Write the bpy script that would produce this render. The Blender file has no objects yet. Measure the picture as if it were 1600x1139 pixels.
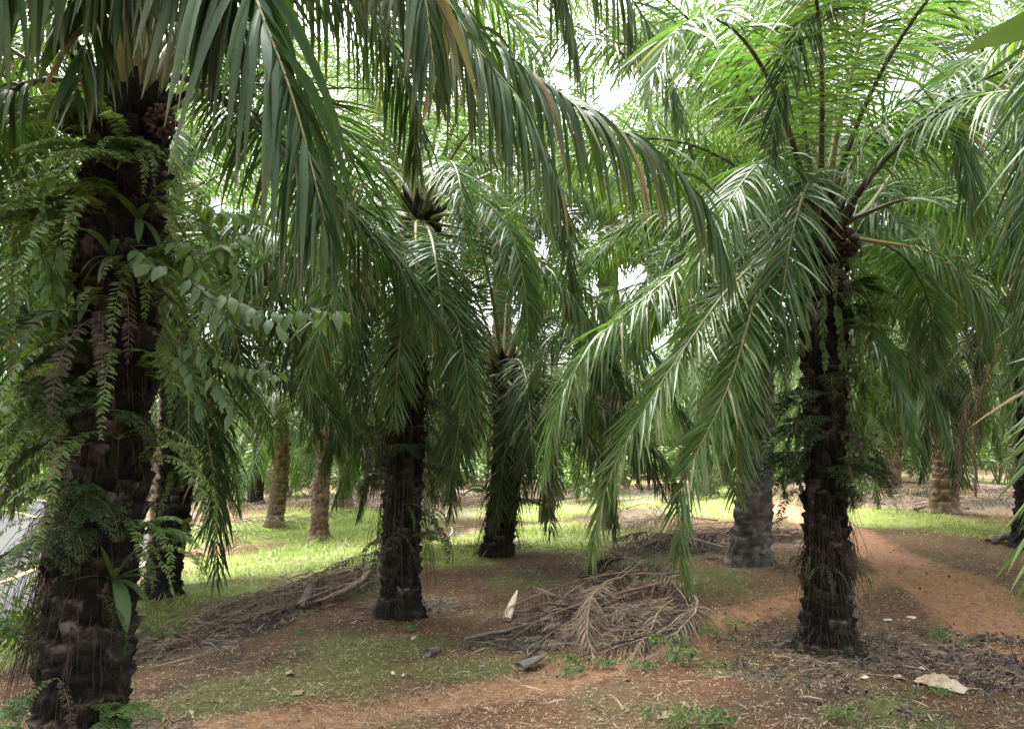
import bpy, math, random
import numpy as np
from mathutils import Matrix, Vector

S = bpy.context.scene
COL = S.collection
PI = math.pi

# ------------------------------------------------------------------ camera, sky, sun
EYE = 1.6
PITCH = math.radians(5.74)
FPX = 1200.0                       # focal length in photo pixels (photo is 1600 wide)
cam_d = bpy.data.cameras.new("camera")
cam_d.lens = 36.0 * FPX / 1600.0
cam_d.sensor_width = 36.0
cam_d.clip_start = 0.05
cam_d.clip_end = 2000.0
cam = bpy.data.objects.new("camera", cam_d)
cam.location = (0, 0, EYE)
cam.rotation_euler = (PI / 2 + PITCH, 0, 0)
COL.objects.link(cam)
S.camera = cam

SUN_EL, SUN_AZ = math.radians(64), math.radians(-35)   # azimuth from +Y towards +X
W = bpy.data.worlds.new("World")
S.world = W
W.use_nodes = True
nt = W.node_tree
nt.nodes.clear()
wo = nt.nodes.new("ShaderNodeOutputWorld")
bg = nt.nodes.new("ShaderNodeBackground")
sky = nt.nodes.new("ShaderNodeTexSky")
sky.sky_type = 'NISHITA'
sky.sun_disc = False
sky.sun_elevation = SUN_EL
sky.sun_rotation = SUN_AZ
sky.air_density = 1.0
sky.dust_density = 6.0
hsv = nt.nodes.new("ShaderNodeHueSaturation")          # thin overcast: greyed sky
hsv.inputs['Saturation'].default_value = 0.22
hsv.inputs['Value'].default_value = 1.25
nt.links.new(sky.outputs[0], hsv.inputs['Color'])
nt.links.new(hsv.outputs[0], bg.inputs[0])
bg.inputs[1].default_value = 0.13
nt.links.new(bg.outputs[0], wo.inputs[0])

sd = bpy.data.lights.new("sun", 'SUN')
sd.energy = 2.6
sd.angle = math.radians(26)
sd.color = (1.0, 0.96, 0.88)
sun = bpy.data.objects.new("sun", sd)
sdir = Vector((math.sin(SUN_AZ) * math.cos(SUN_EL), math.cos(SUN_AZ) * math.cos(SUN_EL), math.sin(SUN_EL)))
sun.rotation_euler = sdir.to_track_quat('Z', 'Y').to_euler()
sun.location = (0, 0, 40)
COL.objects.link(sun)

vs = S.view_settings
vs.view_transform = 'Standard'
vs.look = 'None'
vs.gamma = 1.0
vs.use_curve_mapping = False
vs.exposure = 2.72
S.render.engine = 'CYCLES'
cy = S.cycles
cy.max_bounces = 7
cy.diffuse_bounces = 4
cy.glossy_bounces = 2
cy.transmission_bounces = 4
cy.transparent_max_bounces = 4
cy.sample_clamp_indirect = 6.0
cy.use_adaptive_sampling = True
cy.adaptive_threshold = 0.02
cy.use_denoising = True
try:
    cy.denoiser = 'OPENIMAGEDENOISE'
    cy.denoising_input_passes = 'RGB_ALBEDO_NORMAL'
    cy.denoising_prefilter = 'NONE'
except Exception:
    pass

# ------------------------------------------------------------------ maths helpers
def nrm(a):
    return a / np.maximum(np.linalg.norm(a, axis=-1, keepdims=True), 1e-9)

_tab = np.random.RandomState(11).rand(512, 512)
def vnoise(x, y):
    xi = np.floor(x).astype(int); yi = np.floor(y).astype(int)
    fx = x - xi; fy = y - yi
    fx = fx * fx * (3 - 2 * fx); fy = fy * fy * (3 - 2 * fy)
    a = _tab[xi & 511, yi & 511]; b = _tab[(xi + 1) & 511, yi & 511]
    c = _tab[xi & 511, (yi + 1) & 511]; d = _tab[(xi + 1) & 511, (yi + 1) & 511]
    return (a * (1 - fx) + b * fx) * (1 - fy) + (c * (1 - fx) + d * fx) * fy
def fbm(x, y, o=4):
    x = np.asarray(x, float); y = np.asarray(y, float)
    s = 0; a = 0.5
    for i in range(o):
        s = s + a * (vnoise(x + 17.3 * i, y - 9.1 * i) - 0.5)
        x = x * 2.03; y = y * 2.03; a *= 0.5
    return s

def ray(px, py):
    """world direction through a photo pixel, scaled so that y = 1"""
    u = (px - 800) / FPX; v = (569.5 - py) / FPX
    y = math.cos(PITCH) - v * math.sin(PITCH)
    z = math.sin(PITCH) + v * math.cos(PITCH)
    return np.array([u / y, 1.0, z / y])
def at(px, py, d):
    """point d metres ahead of the camera seen at that photo pixel"""
    return np.array([0, 0, EYE]) + ray(px, py) * d

GC = np.array([  # measured ground heights x, y, z
    (0, 0, 0), (0, 3.5, -.02), (-2.3, 4.2, -.08), (2.53, 6.2, -.06), (-1.2, 8.6, -.3), (-4.7, 10.5, -.42), (-.25, 12, -.08),
    (3, 10, .05), (8.7, 15.8, .12), (10.5, 22, .1), (-4.9, 20, -.9), (-7.0, 23, -.85), (.96, 23, -.75), (-2.5, 30, -.8),
    (-5.9, 27, -.65), (4, 20, -.1), (6, 9, 0), (10, 8, .05), (15, 30, .1), (0, 45, -.8), (-20, 45, -.7), (25, 50, 0),
    (-6.6, 8, -.9), (-7.2, 12, -1.0), (-9, 6, -1.0), (-9.2, 14, -1.0), (-11.5, 16, -1.0), (-12, 10, -1.0), (-10, 19, -1.0),
    (-15, 25, -1.0), (-22, 31, -1.0), (-9, 0, -1.0), (-16, 14, -.2), (-22, 20, .3), (-18, 8, .1), (-30, 25, 1.2),
    (-5, 3, -.5), (-4.6, 6, -.45), (-9, -10, -1.0), (0, -12, 0), (10, -10, 0), (-16, -8, .1)])
ROAD = [(-9.2, -40), (-9.2, -5), (-9.2, 5), (-9.2, 10), (-9.4, 14), (-10.4, 18), (-12.8, 22.5), (-16.5, 27), (-23, 32.5), (-40, 42), (-70, 60)]
ROAD_HW = 2.1

def polydist(x, y, poly):
    best = np.full(np.shape(x), 1e9)
    for (ax, ay), (bx, by) in zip(poly[:-1], poly[1:]):
        dx, dy = bx - ax, by - ay
        t = np.clip(((x - ax) * dx + (y - ay) * dy) / (dx * dx + dy * dy), 0, 1)
        best = np.minimum(best, np.hypot(x - ax - t * dx, y - ay - t * dy))
    return best

def catmull(P, n):
    P = np.asarray(P, float)
    Q = np.vstack([2 * P[0] - P[1], P, 2 * P[-1] - P[-2]])
    out = []
    m = len(P) - 1
    for i in range(m):
        p0, p1, p2, p3 = Q[i:i + 4]
        t = np.linspace(0, 1, 24, endpoint=False)[:, None]
        out.append(.5 * (2 * p1 + (p2 - p0) * t + (2 * p0 - 5 * p1 + 4 * p2 - p3) * t * t + (3 * p1 - p0 - 3 * p2 + p3) * t ** 3))
    out = np.vstack(out + [P[-1:]])
    s = np.r_[0, np.cumsum(np.linalg.norm(np.diff(out, axis=0), axis=1))]
    u = np.linspace(0, s[-1], n)
    return np.stack([np.interp(u, s, out[:, k]) for k in range(out.shape[1])], 1), s[-1]
ROADC = catmull(ROAD, 260)[0]

def gz(x, y):
    x = np.asarray(x, float); y = np.asarray(y, float)
    num = 0; den = 0
    for cx, cy_, cz in GC:
        w = 1 / ((x - cx) ** 2 + (y - cy_) ** 2 + 1.2) ** 1.6
        num = num + w * cz; den = den + w
    z = num / den
    bump = .22 * fbm(x * .45, y * .45, 3) + .07 * fbm(x * 2.2 + 5, y * 2.2, 3) + .03 * fbm(x * 9, y * 9 + 3, 2)
    dr = polydist(x, y, ROADC[::4])
    k = np.clip((dr - ROAD_HW - .25) / 1.0, 0, 1); k = k * k * (3 - 2 * k)
    return -1.06 * (1 - k) + (z + bump) * k

def gp(px, py):
    """ground point seen at a photo pixel"""
    r = ray(px, py)
    d = np.concatenate([np.arange(1.5, 20, .02), np.arange(20, 90, .1)])
    P = r[None] * d[:, None] + np.array([0, 0, EYE])
    below = P[:, 2] < gz(P[:, 0], P[:, 1])
    i = np.argmax(below) if below.any() else len(d) - 1
    return float(P[i, 0]), float(P[i, 1]), float(gz(P[i, 0], P[i, 1]))

# ------------------------------------------------------------------ mesh builder
class MB:
    def __init__(s):
        s.v = []; s.f = []; s.t = []; s.m = []; s.n = 0
    def add(s, v, f, tint=None, mat=0):
        v = np.asarray(v, float).reshape(-1, 3); f = np.asarray(f, int).reshape(-1, 4)
        s.v.append(v); s.f.append(f + s.n); s.n += len(v)
        t = np.zeros((len(v), 3)) if tint is None else np.broadcast_to(np.asarray(tint, float), (len(v), 3))
        s.t.append(t); s.m.append(np.full(len(f), mat))
    def mesh(s, name, mats, smooth=True, offset=None):
        v = np.vstack(s.v); f = np.vstack(s.f); t = np.vstack(s.t); m = np.concatenate(s.m)
        if offset is not None: v = v - np.asarray(offset)
        me = bpy.data.meshes.new(name)
        tri = f[:, 2] == f[:, 3]
        ln = np.where(tri, 3, 4)
        keep = np.ones(f.shape, bool); keep[tri, 3] = False
        li = f[keep]
        me.vertices.add(len(v)); me.vertices.foreach_set("co", v.astype(np.float32).ravel())
        me.loops.add(len(li)); me.loops.foreach_set("vertex_index", li.astype(np.int32))
        me.polygons.add(len(f))
        me.polygons.foreach_set("loop_start", np.r_[0, np.cumsum(ln)[:-1]].astype(np.int32))
        me.polygons.foreach_set("loop_total", ln.astype(np.int32))
        me.polygons.foreach_set("material_index", m.astype(np.int32))
        me.polygons.foreach_set("use_smooth", np.full(len(f), smooth))
        for mt in mats: me.materials.append(mt)
        at_ = me.attributes.new("tint", 'FLOAT_COLOR', 'POINT')
        at_.data.foreach_set("color", np.hstack([t, np.ones((len(t), 1))]).astype(np.float32).ravel())
        me.update(calc_edges=True)
        me.validate()
        return me

def tube(mb, P, R, sides=6, tint=(.5, 0, 0), mat=0, flat=1.0, up=(0, 0, 1)):
    P = np.asarray(P, float); n = len(P)
    R = np.broadcast_to(np.asarray(R, float), (n,))
    T = nrm(np.gradient(P, axis=0))
    A = np.cross(T, np.broadcast_to(np.asarray(up, float), T.shape))
    bad = np.linalg.norm(A, axis=1) < .05
    A[bad] = np.cross(T[bad], np.array([1., .3, 0]))
    A = nrm(A); B = np.cross(A, T)
    th = np.linspace(0, 2 * PI, sides, endpoint=False)
    V = P[:, None] + R[:, None, None] * (np.cos(th)[None, :, None] * A[:, None] + flat * np.sin(th)[None, :, None] * B[:, None])
    i = np.arange(n - 1)[:, None] * sides; j = np.arange(sides)[None]; k = (j + 1) % sides
    F = np.stack([i + j, i + k, i + sides + k, i + sides + j], -1).reshape(-1, 4)
    caps = []
    if sides >= 4:
        for o in (0, (n - 1) * sides):
            for q in range(1, sides - 2, 2):
                caps.append((o, o + q, o + q + 1, o + q + 2))
            if sides % 2: caps.append((o, o + sides - 2, o + sides - 1, o + sides - 1))
    mb.add(V, np.vstack([F, np.array(caps, int).reshape(-1, 4)]), tint, mat)

PROF = np.array([.45, .95, 1., .85, .55, .06])
def strips(mb, B, D, Wv, L, WD, droop, K=5, fold=.3, prof=PROF, tint=None, mat=0, tipcol=True, curl=0.0, maxdown=None):
    """many leaf blades at once, each folded along its midrib and bending under its weight"""
    n = len(B)
    L = np.broadcast_to(L, (n,)).astype(float); WD = np.broadcast_to(WD, (n,)); droop = np.broadcast_to(droop, (n,))
    pr = np.interp(np.linspace(0, 1, K + 1), np.linspace(0, 1, len(prof)), prof)
    pos = B.copy(); D = nrm(D)
    V = np.zeros((n, K + 1, 3, 3)); Tn = np.zeros((n, K + 1, 3, 3))
    base = np.tile(np.array([.5, 0, 0]), (n, 1)) if tint is None else tint
    for k in range(K + 1):
        w = nrm(Wv - np.sum(Wv * D, 1, keepdims=True) * D)
        nn = np.cross(w, D)
        hw = (WD * pr[k] * .5)[:, None]
        V[:, k, 0] = pos - w * hw + nn * fold * hw
        V[:, k, 1] = pos
        V[:, k, 2] = pos + w * hw + nn * fold * hw
        Tn[:, k] = base[:, None]
        Tn[:, k, :, 2] = base[:, None, 2] + (max(0, (k / K - .55)) * 1.2 * (.3 + base[:, None, 1]) if tipcol else 0)
        if k < K:
            g = droop / K * (1.35 - .7 * k / K)
            D = nrm(D + np.stack([0 * g, 0 * g, -g], 1) + curl / K * nn)
            pos = pos + D * (L / K)[:, None]
    b = (np.arange(n) * (K + 1) * 3)[:, None] + (np.arange(K) * 3)[None]
    F1 = np.stack([b, b + 1, b + 4, b + 3], -1); F2 = np.stack([b + 1, b + 2, b + 5, b + 4], -1)
    mb.add(V.reshape(-1, 3), np.concatenate([F1.reshape(-1, 4), F2.reshape(-1, 4)]), Tn.reshape(-1, 3), mat)

LPROF = ([0, .06, .2, .45, .7, .88, 1], [.35, .6, .9, 1, .88, .6, .32])
def frond(mb, pts, rng, n=75, Lmax=.7, wl=.034, droop=.9, pf=.22, rad=.026, phi=(78, 30), lift=.35, K=5, twist=0., miss=.05,
          yellow=.15, fold=.4, jit=.2, s_hint=None, tube_sides=6, mats=(0, 1), rank=True):
    """one feather palm leaf along the curve pts: stalk (mats[1]) and two rows of leaflets (mats[0])"""
    C, length = catmull(pts, 44)
    T = nrm(np.gradient(C, axis=0))
    ch = C[-1] - C[0] if s_hint is None else np.asarray(s_hint, float)
    ch = np.array([ch[0], ch[1], 0]); ch = ch / max(1e-6, np.linalg.norm(ch))
    Sd = np.cross(ch, (0, 0, 1.))
    Sv = nrm(Sd[None] - np.sum(Sd * T, 1, keepdims=True) * T)
    N = np.cross(Sv, T)
    N *= np.where(N[0, 2] < 0, -1, 1)
    s = np.linspace(0, 1, 44)
    a = twist * s
    Sv, N = Sv * np.cos(a)[:, None] + N * np.sin(a)[:, None], N * np.cos(a)[:, None] - Sv * np.sin(a)[:, None]
    R = rad * np.interp(s, [0, .05, pf, .6, 1], [1.9, 1.3, .8, .4, .1])
    tube(mb, C, R, tube_sides, (.5, yellow, 0), mats[1], flat=.75, up=(Sv[3] * 0 + N[3]))
    for side in (-1, 1):
        t = np.linspace(pf, 1, n) + rng.uniform(-.3, .3, n) / n
        t = np.clip(t, 0, 1)
        keep = rng.rand(n) > miss
        t = t[keep]; m = len(t)
        q = (t - pf) / (1 - pf)
        itp = lambda X: np.stack([np.interp(t, s, X[:, k]) for k in range(3)], 1)
        B, Tt, Ss, Nn = itp(C), nrm(itp(T)), nrm(itp(Sv)), nrm(itp(N))
        ph = np.radians(np.interp(q, [0, 1], phi) + rng.normal(0, 4, m))
        lf = lift * (np.where(np.arange(m) % 2 == 0, 1, -.5) if rank else 1) + rng.normal(0, jit, m)
        D = Ss * (side * np.sin(ph))[:, None] + Tt * np.cos(ph)[:, None] + Nn * (lf * np.sin(ph))[:, None]
        D = D + rng.normal(0, .09, (m, 3))
        L = Lmax * np.interp(q, *LPROF) * np.where(rng.rand(m) < .12, rng.uniform(.35, .8, m), rng.uniform(.82, 1.1, m))
        Wd = wl * np.interp(q, [0, .15, .6, 1], [.6, 1, 1, .6]) * rng.uniform(.85, 1.1, m)
        Wv = Tt + Nn * rng.normal(0, .6, m)[:, None]
        tn = np.stack([rng.uniform(.25, .8, m), np.clip(yellow * rng.uniform(.2, 1.6, m), 0, 1), (rng.rand(m) < .04) * rng.rand(m)], 1)
        strips(mb, B, D, Wv, L, Wd, droop * rng.uniform(.45, 1.5, m), K, fold, tint=tn, mat=mats[0])
    return length

# ------------------------------------------------------------------ materials
def new_mat(name):
    m = bpy.data.materials.new(name); m.use_nodes = True
    n = m.node_tree; n.nodes.clear()
    o = n.nodes.new("ShaderNodeOutputMaterial")
    return m, n, o
def nd(n, t, **kw):
    x = n.nodes.new(t)
    for k, v in kw.items():
        if k in x.inputs: x.inputs[k].default_value = v
        else: setattr(x, k, v)
    return x
def mixc(n, fac, a, b, mode='MIX'):
    x = n.nodes.new("ShaderNodeMix"); x.data_type = 'RGBA'; x.blend_type = mode
    for sock, val in ((x.inputs[0], fac), (x.inputs[6], a), (x.inputs[7], b)):
        if isinstance(val, bpy.types.NodeSocket): n.links.new(val, sock)
        elif isinstance(val, tuple): sock.default_value = val + (1,) if len(val) == 3 else val
        else: sock.default_value = val
    return x.outputs[2]
def mth(n, op, a, b=0.5, clamp=False):
    x = n.nodes.new("ShaderNodeMath"); x.operation = op; x.use_clamp = clamp
    for sock, val in ((x.inputs[0], a), (x.inputs[1], b)):
        if isinstance(val, bpy.types.NodeSocket): n.links.new(val, sock)
        else: sock.default_value = val
    return x.outputs[0]
def noise(n, scale, detail=4, coord=None, rough=.55):
    x = nd(n, "ShaderNodeTexNoise", Scale=scale, Detail=detail, Roughness=rough)
    if coord is not None: n.links.new(coord, x.inputs['Vector'])
    return x.outputs['Fac']
def ramp(n, fac, stops):
    x = n.nodes.new("ShaderNodeValToRGB")
    e = x.color_ramp.elements
    while len(e) < len(stops): e.new(.5)
    for el, (p, c) in zip(e, stops):
        el.position = p; el.color = c + (1,) if len(c) == 3 else c
    n.links.new(fac, x.inputs[0])
    return x.outputs[0]

def leaf_mat(name, dark, light, yel, rough=.5, trans=.35, dead=(.22, .15, .075), spec=.5):
    m, n, o = new_mat(name)
    a = nd(n, "ShaderNodeAttribute", attribute_name="tint")
    sep = nd(n, "ShaderNodeSeparateColor"); n.links.new(a.outputs['Color'], sep.inputs[0])
    info = nd(n, "ShaderNodeObjectInfo")
    tc = nd(n, "ShaderNodeTexCoord")
    nz = noise(n, 3.0, 2, tc.outputs['Object'])
    k = mth(n, 'ADD', mth(n, 'MULTIPLY', sep.outputs[0], .6), mth(n, 'MULTIPLY', nz, .4))
    k = mth(n, 'ADD', k, mth(n, 'MULTIPLY', mth(n, 'SUBTRACT', info.outputs['Random'], .5), .35), True)
    c = mixc(n, k, dark, light)
    mot = noise(n, 55.0, 3, tc.outputs['Object'], .7)
    c = mixc(n, mth(n, 'MULTIPLY', mth(n, 'SUBTRACT', mot, .48), 2.2, True), c, tuple(min(1, .75 * q + .03) for q in light))
    c = mixc(n, mth(n, 'MULTIPLY', mth(n, 'SUBTRACT', noise(n, 23.0, 3, tc.outputs['Object'], .7), .66), 5., True), c, dead)
    c = mixc(n, mth(n, 'MULTIPLY', sep.outputs[1], .8, True), c, yel)
    c = mixc(n, mth(n, 'MULTIPLY', sep.outputs[2], 1.0, True), c, dead)
    p = nd(n, "ShaderNodeBsdfPrincipled", Roughness=rough)
    p.inputs['Specular IOR Level'].default_value = spec
    n.links.new(c, p.inputs['Base Color'])
    t = nd(n, "ShaderNodeBsdfTranslucent")
    tcx = mixc(n, 1.0, c, (1.3, 1.5, .62), 'MULTIPLY')
    n.links.new(tcx, t.inputs['Color'])
    mx = nd(n, "ShaderNodeMixShader"); mx.inputs[0].default_value = trans
    n.links.new(p.outputs[0], mx.inputs[1]); n.links.new(t.outputs[0], mx.inputs[2])
    n.links.new(mx.outputs[0], o.inputs[0])
    return m

def rough_mat(name, stops, scale=8, rough=.85, bump=.4, bscale=30, spec=.3, tintmix=.0, moss=None, tc_out='Object'):
    m, n, o = new_mat(name)
    tc = nd(n, "ShaderNodeTexCoord")
    nz = noise(n, scale, 6, tc.outputs[tc_out], .65)
    a = nd(n, "ShaderNodeAttribute", attribute_name="tint")
    sep = nd(n, "ShaderNodeSeparateColor"); n.links.new(a.outputs['Color'], sep.inputs[0])
    f = mth(n, 'ADD', nz, mth(n, 'MULTIPLY', mth(n, 'SUBTRACT', sep.outputs[0], .5), tintmix), True)
    c = ramp(n, f, stops)
    if moss:
        mk = noise(n, moss[1], 4, tc.outputs[tc_out])
        mk = mth(n, 'MULTIPLY', mth(n, 'SUBTRACT', mk, moss[2]), 6., True)
        c = mixc(n, mk, c, moss[0])
    p = nd(n, "ShaderNodeBsdfPrincipled", Roughness=rough)
    p.inputs['Specular IOR Level'].default_value = spec
    n.links.new(c, p.inputs['Base Color'])
    bp = nd(n, "ShaderNodeBump", Strength=bump, Distance=.02)
    n.links.new(noise(n, bscale, 5, tc.outputs[tc_out]), bp.inputs['Height'])
    n.links.new(bp.outputs[0], p.inputs['Normal'])
    n.links.new(p.outputs[0], o.inputs[0])
    return m

M = {}
M['deep'] = leaf_mat("leaf_deep_shaded", (.011, .034, .012), (.036, .088, .027), (.17, .19, .04), spec=.28, trans=.2, rough=.55)  # deep green leaf, base darkened further to carry the shade of overhead fronds
M['olive'] = leaf_mat("leaf_olive", (.03, .088, .027), (.08, .175, .058), (.27, .27, .07), rough=.38)
M['bright'] = leaf_mat("leaf_bright", (.034, .088, .028), (.085, .165, .052), (.27, .3, .06), trans=.32)
M['fern'] = leaf_mat("leaf_fern", (.05, .11, .03), (.12, .21, .06), (.25, .3, .06), rough=.55, trans=.35)
M['broad'] = leaf_mat("leaf_broad", (.035, .085, .035), (.085, .165, .065), (.3, .32, .05), rough=.5, spec=.35)
M['grass'] = leaf_mat("grass_blade", (.095, .175, .03), (.18, .285, .045), (.32, .33, .09), rough=.6, trans=.28, dead=(.34, .27, .16))
M['drygrass'] = leaf_mat("dry_grass_blade", (.09, .095, .035), (.2, .17, .08), (.33, .25, .14), rough=.7, trans=.2, dead=(.3, .22, .13))
M['dead'] = leaf_mat("leaf_dead", (.075, .06, .048), (.22, .182, .148), (.4, .3, .19), rough=.7, trans=.12, dead=(.07, .05, .04), spec=.25)
M['weed'] = leaf_mat("leaf_withered", (.02, .015, .014), (.055, .042, .036), (.13, .105, .085), rough=.75, trans=.1, dead=(.15, .13, .115), spec=.15)
M['stalk'] = rough_mat("frond_stalk", [(.3, (.09, .105, .03)), (.6, (.2, .19, .065)), (.8, (.25, .18, .075))], 5, .5, .15, 60, .5)
M['stalk_yellow'] = rough_mat("frond_stalk_yellow", [(.3, (.25, .23, .05)), (.7, (.38, .3, .09))], 5, .5, .15, 60, .5)
M['stalk_dark'] = rough_mat("frond_stalk_dark", [(.3, (.03, .028, .016)), (.7, (.09, .075, .035))], 5, .55, .15, 60, .4)
M['stalk_dead'] = rough_mat("dead_stalk", [(.25, (.13, .085, .055)), (.55, (.28, .2, .14)), (.8, (.4, .32, .24))], 7, .8, .3, 50)
BARK = [(.25, (.007, .006, .005)), (.5, (.016, .013, .010)), (.7, (.042, .034, .027)), (.9, (.15, .13, .105))]  # dark mossy bark, blackened further so the colour holds the trunks' shade
M['bark'] = rough_mat("palm_bark_dark_shaded", BARK, 17, .92, 1.0, 48, .2, .6, ((.02, .03, .01), 3.5, .54))
M['bark_light'] = rough_mat("palm_bark_brown", [(.2, (.06, .042, .028)), (.5, (.15, .105, .07)), (.8, (.3, .23, .16))], 9, .9, .6, 26, .25, .5, ((.08, .1, .03), 3., .6))
M['bark_grey'] = rough_mat("palm_bark_grey", [(.2, (.03, .026, .022)), (.5, (.085, .075, .064)), (.8, (.21, .19, .165))], 9, .9, .6, 26, .25, .5, ((.07, .08, .035), 3., .58))
M['fibre'] = rough_mat("root_fibre", [(.3, (.02, .015, .011)), (.7, (.085, .062, .042))], 14, .9, .1, 60)
M['fruit'] = rough_mat("palm_fruit", [(.3, (.02, .012, .01)), (.6, (.07, .042, .026)), (.8, (.17, .12, .075))], 18, .6, .6, 40)
M['wood'] = rough_mat("cut_wood", [(.3, (.35, .29, .2)), (.7, (.58, .52, .42))], 9, .75, .3, 40)
M['wood_grey'] = rough_mat("weathered_wood", [(.3, (.06, .05, .042)), (.7, (.19, .16, .135))], 9, .85, .4, 40)
M['bag'] = rough_mat("plastic_bag", [(.3, (.24, .15, .09)), (.5, (.42, .32, .22)), (.72, (.55, .48, .38))], 14, .45, .5, 40, .5)
M['stone'] = rough_mat("pale_stone", [(.3, (.35, .3, .26)), (.7, (.58, .54, .48))], 9, .85, .3, 40)
M['conc'] = rough_mat("kerb_concrete", [(.3, (.2, .19, .175)), (.7, (.36, .34, .31))], 6, .9, .4, 40)
M['banana'] = leaf_mat("leaf_banana", (.025, .075, .022), (.05, .115, .032), (.12, .16, .045), rough=.45, trans=.08)

# ------------------------------------------------------------------ object helpers
def link(name, me, parent=None, loc=None):
    o = bpy.data.objects.new(name, me); COL.objects.link(o)
    if parent is not None: o.parent = parent
    if loc is not None: o.location = loc
    return o
def tag(o, label=None, cat=None, group=None, kind=None):
    if label: o['label'] = label
    if cat: o['category'] = cat
    if group: o['group'] = group
    if kind: o['kind'] = kind
    return o
def empty(name, loc, rz=0.):
    o = bpy.data.objects.new(name, None); COL.objects.link(o)
    o.location = loc; o.rotation_euler = (0, 0, rz); o.empty_display_size = .2
    return o

# ------------------------------------------------------------------ ground
PATHS = [[gp(*p)[:2] for p in q] for q in (
    [(250, 1150), (600, 1115), (850, 1065), (1000, 1020), (1150, 962), (1300, 925), (1420, 895)],
    [(1640, 1040), (1500, 935), (1400, 875), (1310, 828), (1230, 798), (1190, 783)],
    [(1640, 985), (1480, 890), (1370, 845)])]
PW = [.26, .34, .15]
def blobs(x, y, L):
    r = np.zeros(np.shape(x))
    for bx, by, rad, st in L:
        r = np.maximum(r, st * np.clip(1.35 - np.hypot(x - bx, y - by) / rad, 0, 1))
    return np.clip(r, 0, 1)
def B(L): return [gp(a, b)[:2] + (r, s) for a, b, r, s in L]
GRASS = B([(420, 830, 3.2, 1), (600, 860, 2.4, 1), (540, 815, 4, .9), (900, 850, 1.6, .9), (940, 800, 3.5, 1), (1080, 790, 3.5, 1), (340, 900, 1.6, 1), (800, 830, 2.2, .9), (720, 875, .9, .7), (500, 860, 2.2, 1), (400, 880, 1.6, .8), (590, 830, 2.5, 1), (350, 920, 1.2, .8), (880, 835, 1.8, .9), (820, 795, 3, .8), (1050, 775, 4, .9), (1000, 830, 1.2, .6),
           (1130, 800, 2., .9), (1400, 812, 2.0, .7), (1330, 800, 1.5, .8), (470, 800, 3, .5), (1180, 870, .6, .4), (1530, 830, 1.6, .6), (740, 860, 1.2, .7),
           (300, 960, .9, .7), (30, 1000, 1.5, .8), (1050, 905, .6, .5), (950, 880, .8, .4)]) + [(-5.8, 16, 2., .7), (-13, 12, 2.5, .9), (-16, 18, 5, .9), (-19, 25, 6, .9), (-22, 12, 8, .9)]
LITTER = B([(430, 945, 1.1, 1), (300, 1000, .8, 1), (940, 965, .8, .8), (1090, 850, 1.5, 1), (640, 775, 4, .9), (660, 950, .6, .7), (1500, 780, 4, .9), (1330, 775, 3, .8), (700, 800, 2, .6),
            (1290, 1015, .55, .9), (1520, 1030, .8, .7), (1000, 800, 1.4, .5), (850, 775, 3, .7), (700, 830, 1.3, .7), (1250, 850, .6, .6), (560, 780, 4, .8)])
MOSS = B([(380, 1080, .8, .9), (520, 1050, .8, .9), (600, 1010, .8, 1), (760, 1050, .5, .7), (1000, 875, 1.2, .9), (820, 905, .8, .8), (560, 1100, .4, .6), (1400, 1125, .5, .8), (1130, 1040, .35, .6), (1480, 920, .8, .4), (1350, 880, .6, .5), (450, 1050, .6, .8), (550, 1005, .7, .9), (700, 1045, .5, .7), (300, 1125, .5, .6), (1100, 905, .9, .8), (1350, 1110, .5, .7), (560, 920, .8, .8), (780, 1000, .5, .5), (1010, 900, .9, .6),
          (1450, 1000, .4, .4), (650, 1100, .35, .5), (250, 980, 1.0, .7)])
DARK = B([(420, 1030, .5, .9), (250, 1080, .5, .8), (560, 975, .6, .8), (700, 1075, .35, .8), (1230, 1090, .6, .8), (1050, 1075, .3, .5), (1430, 1050, .5, .7), (640, 1030, .3, .6), (860, 895, .7, 1), (340, 1030, .5, .9), (740, 890, .6, .7), (980, 910, .7, .5), (700, 955, .6, .5), (1290, 1020, .4, .7)])

def masks(x, y):
    w = .3 * fbm(x * 1.3, y * 1.3, 3)
    path = np.zeros(np.shape(x))
    for p, hw, st in zip(PATHS, PW, (.74, 1.15, .8)):
        d = polydist(x, y, p)
        path = np.maximum(path, st * np.clip(1.5 - d / (hw * (1 + 1.2 * w)) * .75, 0, 1))
    path = np.clip(path, 0, 1)
    jx = x + .5 * fbm(x * .9 + 40, y * .9, 3); jy = y + .5 * fbm(x * .9, y * .9 + 70, 3)
    far = np.clip((y - 17) / 10, 0, 1)
    g = np.maximum(blobs(jx, jy, GRASS), .55 * far * np.clip(.5 + 2.2 * fbm(x * .35, y * .35, 2), 0, 1))
    l = np.maximum(blobs(jx, jy, LITTER), .7 * far * np.clip(.5 - 2.2 * fbm(x * .35, y * .35, 2), 0, 1))
    return path, g * (1 - .8 * path), l * (1 - path), blobs(jx, jy, MOSS) * (1 - .6 * path), blobs(jx, jy, DARK)

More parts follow.
